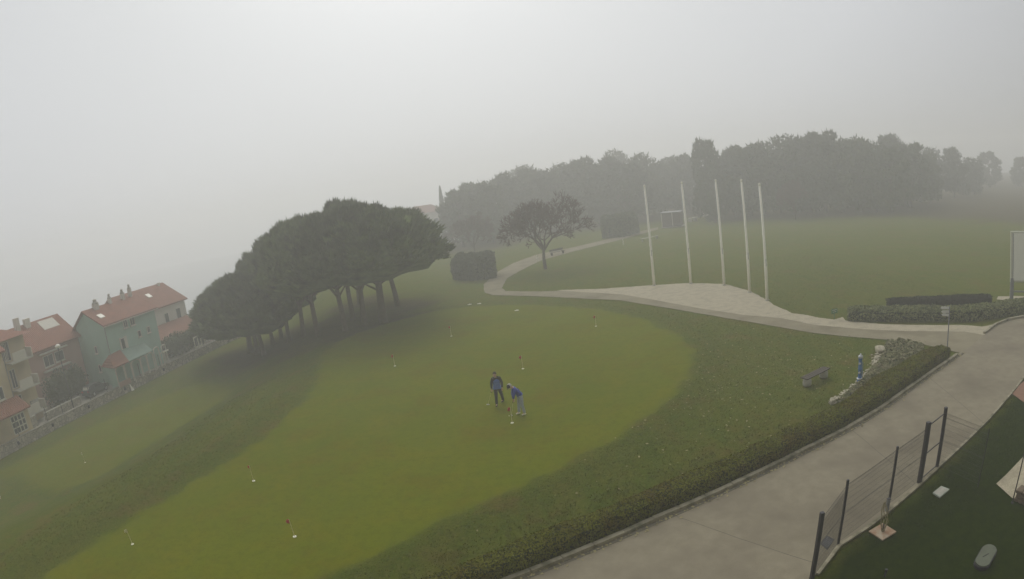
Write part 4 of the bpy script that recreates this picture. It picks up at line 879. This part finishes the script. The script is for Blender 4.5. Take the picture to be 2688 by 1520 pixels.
# cream apartment block, left
cb = sroot('cream_house', -4.5, 1.5, 'cream house at the left edge with tiled eaves and a big grid window', 'house')
rf = gable_house(cb, 8.9, 8.0, 7.3, 9.2, 4.0, 'cream'); chimney(rf, 7.0, 3.4, 8.9, 1.0, .5)
MB().tube([(8.95, -.07, 0), (8.95, -.07, 7.1)], .05, 6).build('downpipe', M['grey'], cb)
win(cb, 6.9, 7.9, 3.4, 4.4); win(cb, 5.0, 6.0, 3.4, 4.4)
MB().box(3.0, 9.5, -1.2, -.002, 0, 2.15).build('front_room', M['cream'], cb)
MB().add([(2.7, -1.5, 2.15), (9.8, -1.5, 2.15), (9.4, 0, 3.2), (2.7, 0, 3.2), (2.7, -1.5, 2.03), (9.8, -1.5, 2.03)], [(0, 1, 2, 3), (4, 5, 1, 0), (1, 5, 2)]).build('porch_roof', M['tile'], cb)
f = MB(); x0, x1, z0, z1, yy = 7.2, 8.9, .35, 1.9, -1.2
for k in range(5): xx = x0+(x1-x0)*k/4; f.box(xx-.05, xx+.05, yy-.06, yy-.001, z0, z1)
for k in range(4): zz = z0+(z1-z0)*k/3; f.box(x0, x1, yy-.05, yy-.001, zz-.05, zz+.05)
w_ = f.build('window', M['frame'], cb); MB().box(x0, x1, yy-.02, yy-.0005, z0, z1).build('pane', M['pane'], w_)
# balcony tower
bt = sroot('apartment_tower', 4.8, 2.6, 'cream tower of stacked balconies beside the cream house', 'building')
MB().box(0, 3.4, .3, 6.0, 0, 8.0).build('wall', M['cream'], bt); MB().add([(-.5, -.6, 8.0), (3.9, -.6, 8.0), (3.9, 6.3, 8.0), (-.5, 6.3, 8.0), (1.7, 2.8, 8.9), (-.5, -.6, 8.12), (3.9, -.6, 8.12)], [(0, 1, 2, 3)[::-1], (0, 1, 4), (1, 2, 4), (2, 3, 4), (3, 0, 4)]).build('roof', M['tile'], bt)
for z in (.9, 3.3, 5.8):
    b_ = MB().box(.5, 3.3, -1.1, .29, z, z+.12).build('balcony', M['frame'], bt); MB().box(.8, 2.5, -1.1, -1.02, z+.13, z+.95).build('parapet', M['offwhite'], b_); MB().box(3.2, 3.28, -1.1, .28, z+.13, z+.95).build('parapet', M['offwhite'], b_)
    win(bt, .7, 1.3, z+.3, z+1.9, .3, bars=1, sill=False)
win(bt, .3, .8, 6.2, 7.6, .3, bars=2, sill=False); MB().box(2.2, 3.38, .1, .28, .9, 1.9).build('side_panel', M['concrete'], bt)
# pink house
ph = sroot('pink_house', 9.2, 6.2, 'dusty pink house with red roof between the balconies and the turquoise house', 'house')
rf = gable_house(ph, 8.6, 7.5, 5.6, 8.0, 3.8, 'pink'); chimney(rf, 2.2, 3.0, 7.4, 1.7, .6, False); chimney(rf, 3.9, 3.4, 7.5, 1.2, .7, False)
win(ph, 3.0, 4.3, 3.7, 4.7); win(ph, 4.7, 5.9, 3.8, 4.7); MB().box(2.5, 6.4, -.5, -.001, 3.2, 3.35).build('ledge', M['frame'], ph); MB().box(2.4, 6.5, -.45, -.001, 5.0, 5.12).build('lintel', M['frame'], ph)
MB().add([(5.4, 2.0, 7.05), (7.8, 2.0, 7.05), (7.8, 3.4, 7.98), (5.4, 3.4, 7.98)], [(0, 1, 2, 3)]).build('roof_panel', M['frame'], rf)
# stone wall along the lawn
sw = sroot('stone_wall', 0, 0, 'long low coursed stone wall between the lower lawn and the houses', 'wall', LOW)
mb = MB(); mb.box(-20, 44, 0, .32, -.2, .85); mb.build('wall_body', M['stonewall'], sw)
cp = MB(); x = -20
while x < 44: cp.box(x, x+1.38, -.04, .36, .852, .93, .015); x += 1.4
cp.build('coping', M['stone'], sw)
for u_ in (2.6, 7.2, 12.3, 17.9, 24.6): MB().lathe([(.12, 0), (.15, .22), (.08, .3)], 10, (u_, -.02, .35)).build('drain_hole', M['black'], sw)
# street surface, one sheet
V_ = [street(-30, .3), street(50, .3), street(50, 26), street(-30, 26)]
sheet('street', V_, ST, mat('street_paving', (.38, .36, .31), (.30, .285, .24), 1.2, .9, .3, 10, (.24, .23, .19), .5))
for u_, v_, l_, h_ in ((3.4, .8, 2.6, .95), (7.2, .9, 5.0, .7)):
    r_ = sroot('garden_wall', u_, v_, 'low rough garden wall in front of the cream house' if u_ < 5 else 'low rough garden wall in front of the bush', 'wall'); MB().box(0, l_, 0, .22, 0, h_).build('wall_body', M['stonewall'], r_); MB().box(-.03, l_+.03, -.03, .25, h_+.002, h_+.08, .01).build('coping', M['concrete'], r_)
# thin dark railing posts on top of the wall
for i, u_ in enumerate((3.1, 6.9, 9.0, 13.0, 15.5, 20.9, 24.4)):
    lb = ['in front of the big grid window', 'in front of the lowest balcony', 'just right of the lowest balcony', 'between lamp and dark car', 'just right of the dark car', 'between the porch arches', 'before the arched garden frames'][i]
    r_ = sroot('wall_post', u_, .2, 'thin dark post on the stone wall '+lb, 'post', LOW+.92, 'thin dark posts on the stone wall'); MB().tube([(0, 0, 0), (0, 0, 1.35)], .035, 6).build('shaft', M['metaldark'], r_); MB().box(-.07, .07, -.07, .07, 0, .03).build('foot', M['metaldark'], r_)
lp = sroot('street_lamp', 10.9, .75, 'street lamp with white globe between the pink house and dark car', 'street lamp')
MB().tube([(0, 0, 0), (0, 0, 5.9)], [.07, .045], 8).build('pole', M['metaldark'], lp); MB().lathe([(.05, 5.85), (.30, 5.95), (.32, 6.05), (.1, 6.2)], 12).build('lamp_shade', M['white'], lp, True)
# bush in front of the pink house
def bush(u, v, h, w, lb, m='leaf', n=3500):
    r_ = sroot('garden_bush', u, v, lb, 'bush'); MB().tube([(0, 0, 0), (0, 0, h*.6)], [.1, .05], 6).build('stem', M['bark'], r_)
    d = rng.normal(0, 1, (n, 3)); d /= np.linalg.norm(d, axis=1)[:, None]; P = d*np.array([w, w*.7, h*.5])*rng.uniform(.5, 1.05, (n, 1))*(1+.2*np.sin(d[:, :1]*7))+np.array([0, 0, h*.52])
    V, F = quads(P, d, .22, .7, .5); npmesh('foliage', V, F, M[m], r_)
bush(11.6, 3.6, 3.3, 2.0, 'dark rounded bush in front of the pink house'); bush(14.6, 4.6, 3.0, 1.7, 'dark bush between the pink house and the dark car')
bush(29.5, 1.6, 2.6, 2.2, 'dark bush between the turquoise house and the gate'); bush(2.2, .9, 1.1, .7, 'small brown bush below the cream house', 'darkleaf', 900); bush(33.5, 2.0, 2.4, 1.8, 'dark bush behind the pale gate posts')
bush(38.5, 3.0, 5.0, 2.6, 'large dark bush below the white house gable')
def car():
    r_ = sroot('parked_car', 15.3, 1.9, 'dark estate car parked before the turquoise house', 'car'); r_.rotation_euler = (0, 0, ANG+R(8)); r_.scale = (.8, .8, .8)
    prof = [(-2.1, .35), (-2.15, .75), (-1.95, 1.0), (-1.75, 1.38), (-.9, 1.48), (.3, 1.42), (.95, 1.02), (1.9, .85), (2.1, .6), (2.08, .35)]
    mb = MB(); n = len(prof); vs = [(x, -.85 if z < 1.05 else -.66, z) for x, z in prof]+[(x, .85 if z < 1.05 else .66, z) for x, z in prof]
    mb.add(vs, [tuple(range(n)), tuple(range(2*n-1, n-1, -1))]+[(i, n+i, n+(i+1) % n, (i+1) % n) for i in range(n)]); mb.build('body', M['carpaint'], r_)
    MB().add([(-1.7, -.78, 1.05), (.75, -.78, 1.05), (.2, -.68, 1.38), (-1.6, -.68, 1.38)], [(0, 1, 2, 3)]).build('side_window', M['pane'], r_)
    MB().add([(-2.0, -.6, 1.03), (-2.0, .6, 1.03), (-1.79, .55, 1.36), (-1.79, -.55, 1.36)], [(0, 3, 2, 1)]).build('rear_window', M['frame'], r_)
    MB().add([(.36, -.6, 1.41), (.36, .6, 1.41), (.95, .68, 1.06), (.95, -.68, 1.06)], [(0, 3, 2, 1)]).build('windscreen', M['pane'], r_)
    for sx in (-1.3, 1.3):
        for sy in (-.86, .70):
            w_ = MB().tube([(sx, sy, .33), (sx, sy+.16, .33)], .33, 16).build('wheel', M['black'], r_); MB().tube([(sx, sy-.01, .33), (sx, sy+.17, .33)], .2, 12).build('rim', M['silver'], w_)
    for sy in (-.6, .6): MB().box(2.07, 2.12, sy-.15, sy+.15, .62, .75).build('headlight', M['silver'], r_); MB().box(-2.17, -2.13, sy-.15, sy+.15, .75, .95).build('tail_light', M['red'], r_)
car()
gt = sroot('garden_gate', 31.2, .2, 'pale double gate with two upright panels on the stone wall', 'gate', LOW+.9)
for a in (0, .75): MB().box(a, a+.1, -.04, .04, 0, 1.5).build('upright', M['white'], gt); MB().box(a+.1, a+.6, -.03, .03, 1.35, 1.5).build('rail', M['white'], gt); MB().box(a+.1, a+.6, -.03, .03, .15, .3).build('rail', M['white'], gt)
MB().box(1.35, 1.45, -.04, .04, 0, 1.5).build('upright', M['white'], gt)
for u_, lb in ((33.2, 'first'), (36.6, 'second')):
    fr = sroot('picket_fence', u_, .2, lb+' pale rail section of garden fence right of the gate', 'fence', LOW+.92)
    for k in range(6): MB().box(k*.5, k*.5+.06, -.03, .03, 0, .8).build('picket', M['offwhite'], fr)
    MB().box(0, 2.6, .031, .06, .55, .65).build('rail', M['offwhite'], fr); MB().box(0, 2.6, .031, .06, .15, .25).build('rail', M['pink'], fr)
pm = sroot('white_sign', 18.6, -.35, 'small white triangular marker leaning on the stone wall', 'marker', LOW); MB().add([(0, 0, 0), (.4, 0, 0), (.12, .25, .75), (0, .1, 0), (.4, .1, 0), (.12, .3, .75)], [(0, 1, 2), (5, 4, 3), (0, 2, 5, 3), (1, 4, 5, 2)]).build('face', M['white'], pm)
p_, z_ = GT(3, 1255); yw = empty('yellow_marker', (p_[0]-.35, p_[1], z_), 'pale yellow upright board cut by the left edge', 'board'); MB().box(-.3, .28, -.04, .04, 0, 1.0, .01).build('face', M['cream'], yw); MB().box(-.3, .28, .042, .08, .1, .2).build('rail', M['frame'], yw)

# ---------------------------------------------------------------- the two golfers
def skinmesh(name, joints, edges, m, parent, sub=2, root=0):
    me = bpy.data.meshes.new(name); me.from_pydata([j[0] for j in joints], edges, []); o = bpy.data.objects.new(name, me); C.objects.link(o)
    o.modifiers.new('s', 'SKIN'); 
    for i, j in enumerate(joints):
        sv = me.skin_vertices[0].data[i]; r = j[1] if hasattr(j[1], '__len__') else (j[1], j[1]); sv.radius = r; sv.use_root = (i == root)
    sb = o.modifiers.new('u', 'SUBSURF'); sb.levels = sub; sb.render_levels = sub
    bpy.context.view_layer.update(); dg = bpy.context.evaluated_depsgraph_get(); nm = bpy.data.meshes.new_from_object(o.evaluated_get(dg))
    bpy.data.objects.remove(o); 
    for p in nm.polygons: p.use_smooth = True
    nm.name = name; nm.materials.clear(); return link(name, nm, m, parent)
def V3(*a): return Vector(a)
def person(x, y, label, J, cfg):
    root = empty('person', (x, y, 0), label, 'person')
    names = list(J.keys()); pos = {k: Vector(v) for k, v in J.items()}
    js = []; ix = {}
    def add(k, p, r): ix[k] = len(js); js.append((tuple(p), r))
    R_ = dict(pelvis=(.13, .11), waist=(.12, .095), chest=(.15, .11), neckb=(.07, .065), neck=.05, skull=(.075, .085), crown_=(.07, .08), shL=.06, elL=.042, wrL=.028, shR=.06, elR=.042, wrR=.028, hipL=.085, knL=.055, anL=.038, heL=.035, toL=.03, hipR=.085, knR=.055, anR=.038, heR=.035, toR=.03)
    for k in names: add(k, pos[k], R_[k])
    E = [('pelvis', 'waist'), ('waist', 'chest'), ('chest', 'neckb'), ('neckb', 'neck'), ('neck', 'skull'), ('skull', 'crown_')]
    for s in 'LR': E += [('chest', 'sh'+s), ('sh'+s, 'el'+s), ('el'+s, 'wr'+s), ('pelvis', 'hip'+s), ('hip'+s, 'kn'+s), ('kn'+s, 'an'+s), ('an'+s, 'to'+s)]
    for s in 'LR':   # palm, four fingers and a thumb
        wv = pos['wr'+s]; d = (wv-pos['el'+s]).normalized(); side = d.cross(Vector((0, 1, 0))).normalized(); fr = side.cross(d)
        add('palm'+s, wv+d*.05, (.034, .018)); add('palm2'+s, wv+d*.085, (.036, .016)); E += [('wr'+s, 'palm'+s), ('palm'+s, 'palm2'+s)]
        for k, fl in enumerate((.062, .075, .07, .055)):
            b = wv+d*.10+side*(.027-.018*k); add(f'f{k}a{s}', b, .0095); add(f'f{k}b{s}', b+d*fl*.5+fr*.012, .0085); add(f'f{k}c{s}', b+d*fl*.7+fr*.04, .008)
            E += [('palm2'+s, f'f{k}a{s}'), (f'f{k}a{s}', f'f{k}b{s}'), (f'f{k}b{s}', f'f{k}c{s}')]
        b = wv+d*.045+side*.04; add('t0'+s, b, .011); add('t1'+s, b+d*.035+side*.022+fr*.015, .0095); E += [('palm'+s, 't0'+s), ('t0'+s, 't1'+s)]
    body = skinmesh('body', js, [(ix[a], ix[b]) for a, b in E], M['skin'], root, 1)
    # head details: nose, ears
    fd = cfg['face']; fd = Vector(fd).normalized(); sk = (pos['skull']+pos['crown_'])/2; upv = (pos['crown_']-pos['neck']).normalized(); sd_ = fd.cross(upv).normalized()
    def ball(name, c, r, m, par, sc=(1, 1, 1)):
        mb = MB(); n = 12; prof = [(max(.001, r*math.sin(math.pi*k/8)), -r*math.cos(math.pi*k/8)) for k in range(9)]; q = []
        o = MB().lathe(prof, n).build(name, m, par, True); o.location = c
        rot = Matrix((sd_, fd, upv)).transposed(); o.rotation_euler = rot.to_euler(); o.scale = sc; return o
    ball('head', sk-upv*.02, .105, M['skin'], root, (.78, .92, 1.15))
    ball('nose', sk+fd*.105-upv*.025, .018, M['skin'], root, (.8, 1, 1.4))
    for s in (-1, 1): ball('ear', sk+sd_*s*.083-upv*.02, .026, M['skin'], root, (.4, .8, 1.2)); ball('eye', sk+fd*.092+sd_*s*.032+upv*.005, .009, M['black'], root)
    ball('mouth', sk+fd*.093-upv*.068, .016, M['red'], root, (1.4, .5, .4))
    ball('hair', sk-fd*.028+upv*.022, .112, cfg['hair'], root, (.84, .92, 1.08))
    if cfg.get('cap'): ball('cap', sk+upv*.045+fd*.01, .115, M['black'], root, (.86, 1.0, .85)); MB().box(-.07, .07, .08, .19, -.005, .005, .01).build('peak', M['black'], root).matrix_local = Matrix.Translation(sk+upv*.03) @ Matrix((sd_, fd, upv)).transposed().to_4x4()
    # clothes follow the same joints, a little larger
    def cloth(name, keys, edges, rad, m, rt=0): return skinmesh(name, [(tuple(pos[k] if isinstance(k, str) else k), r) for k, r in zip(keys, rad)], edges, m, root, 2, rt)
    pv = pos
    cloth('trousers', ['pelvis', 'hipL', 'knL', pv['anL']-V3(0, 0, .015), 'hipR', 'knR', pv['anR']-V3(0, 0, .015), pv['pelvis']+(pv['waist']-pv['pelvis'])*.55], [(0, 1), (1, 2), (2, 3), (0, 4), (4, 5), (5, 6), (0, 7)], [(.155, .13), .115, .082, .070, .115, .082, .070, (.145, .12)], cfg['trousers'])
    tk = [pv['pelvis']+(pv['waist']-pv['pelvis'])*.15, 'waist', 'chest', pv['chest']+(pv['neckb']-pv['chest'])*.92]; te = [(0, 1), (1, 2), (2, 3)]; tr = [(.185, .150), (.175, .145), (.205, .155), (.10, .09)]
    if cfg['vest']: cloth('vest', tk, te, [(a*1.12, b*1.15) for a, b in tr], cfg['top'], 1)
    keys = tk+['shL', 'elL', 'wrL', 'shR', 'elR', 'wrR']; ee = te+[(2, 4), (4, 5), (5, 6), (2, 7), (7, 8), (8, 9)]; rr = [(a*.86, b*.86) for a, b in tr] if cfg['vest'] else tr
    cloth('shirt' if cfg['vest'] else 'jacket', keys, ee, rr+[.096, .066, .046, .096, .066, .046], cfg['sleeve'], 1)
    for s in 'LR':
        a, t = pv['an'+s], pv['to'+s]; d = (t-a); d.z = 0; d.normalize(); b0 = Vector((a.x, a.y, .045)); cloth('shoe', [b0-d*.06, b0+d*.06, b0+d*.17-V3(0, 0, .012)], [(0, 1), (1, 2)], [(.048, .042), (.052, .042), (.045, .030)], cfg['shoe'])
    return root
def club(root_xy, grip, headp, label, hd=(-1, -.2)):
    g, h = Vector(grip), Vector(headp); r_ = empty('golf_putter', (root_xy[0]+h.x, root_xy[1]+h.y, 0), label, 'golf club'); d = h-g; gg = g-h; gg.z = g.z; hh = Vector((0, 0, h.z))
    MB().tube([gg, hh], [.009, .008], 6).build('shaft', M['pinyellow'], r_); MB().tube([gg-(hh-gg).normalized()*.12, gg+(hh-gg).normalized()*.14], [.016, .013], 8).build('grip', M['black'], r_)
    a = math.atan2(hd[1], hd[0]); b = MB().box(-.075, .075, -.02, .02, h.z-.015, h.z+.02, .006).build('club_head', M['silver'], r_); b.rotation_euler = (0, 0, a)
X1 = G(1249.5, 1021)
J1 = dict(pelvis=(.13, .16, .92), waist=(.13, .14, 1.08), chest=(.13, .12, 1.30), neckb=(.12, .10, 1.46), neck=(.11, .08, 1.52), skull=(.10, .06, 1.60), crown_=(.10, .06, 1.67),
          shL=(.32, .14, 1.41), elL=(.40, .16, 1.13), wrL=(.38, .08, .90), shR=(-.05, .10, 1.41), elR=(-.13, .12, 1.14), wrR=(-.14, .02, .92),
          hipL=(.22, .18, .86), knL=(.30, .28, .48), anL=(.33, .52, .10), toL=(.24, .42, .05), hipR=(.05, .14, .86), knR=(.03, .02, .48), anR=(.0, .04, .08), toR=(-.03, -.12, .04))
person(X1[0], X1[1], 'walking golfer in patterned blue vest and black trousers carrying a putter', J1, dict(face=(-.25, -1, -.05), hair=M['hairbrown'], cap=False, trousers=M['black'], vest=True, top=M['vest'], sleeve=M['black'], shoe=M['black']))
club(X1, (-.15, .0, .84), (-.44, .20, .06), 'putter hanging from the right hand of the walking golfer', (-1, .3))
X2 = G(1311, 1041)
J2 = dict(pelvis=(.04, .02, .95), waist=(-.02, .01, 1.09), chest=(-.13, -.02, 1.27), neckb=(-.24, -.04, 1.39), neck=(-.29, -.05, 1.42), skull=(-.35, -.07, 1.45), crown_=(-.40, -.08, 1.50),
          shL=(-.13, -.20, 1.30), elL=(-.23, -.24, 1.06), wrL=(-.27, -.13, .86), shR=(-.21, .15, 1.30), elR=(-.30, .10, 1.06), wrR=(-.28, -.05, .83),
          hipL=(.08, -.07, .88), knL=(.09, -.12, .48), anL=(.17, -.14, .08), toL=(.03, -.22, .04), hipR=(.0, .11, .88), knR=(-.06, .10, .48), anR=(-.10, .07, .08), toR=(-.25, .0, .04))
person(X2[0], X2[1], 'golfer in navy jacket, grey trousers and white shoes bending over a putt', J2, dict(face=(-.55, -.45, -.7), hair=M['hairgrey'], cap=True, trousers=M['jeans'], vest=False, top=M['navy'], sleeve=M['navy'], shoe=M['white']))
club(X2, (-.30, -.10, .76), (-.46, -.06, .03), 'putter held to the ball by the bending golfer', (-.4, 1))
bb = empty('golf_ball', (X2[0]-.58, X2[1]-.05, -.018), 'white golf ball in front of the putter', 'ball'); MB().lathe([(.001, 0), (.015, .005), (.0215, .0215), (.015, .038), (.001, .043)], 12).build('ball_shell', M['white'], bb, True)

# ---------------------------------------------------------------- haze: one closed box of even density
FOG = 0.0053
hz = MB().box(-440, 440, -66, 440, -15, 27).build('haze', None); tag(hz, kind='stuff')
hm = bpy.data.materials.new('fog'); hm.use_nodes = True; nn = hm.node_tree.nodes
for n_ in list(nn):
    if n_.type == 'BSDF_PRINCIPLED': nn.remove(n_)
pv_ = nn.new('ShaderNodeVolumePrincipled'); pv_.inputs['Density'].default_value = FOG; pv_.inputs['Color'].default_value = (.965, .96, .935, 1); pv_.inputs['Anisotropy'].default_value = 0.35
hm.node_tree.links.new(pv_.outputs[0], [n_ for n_ in nn if n_.type == 'OUTPUT_MATERIAL'][0].inputs['Volume']); hz.data.materials.append(hm)
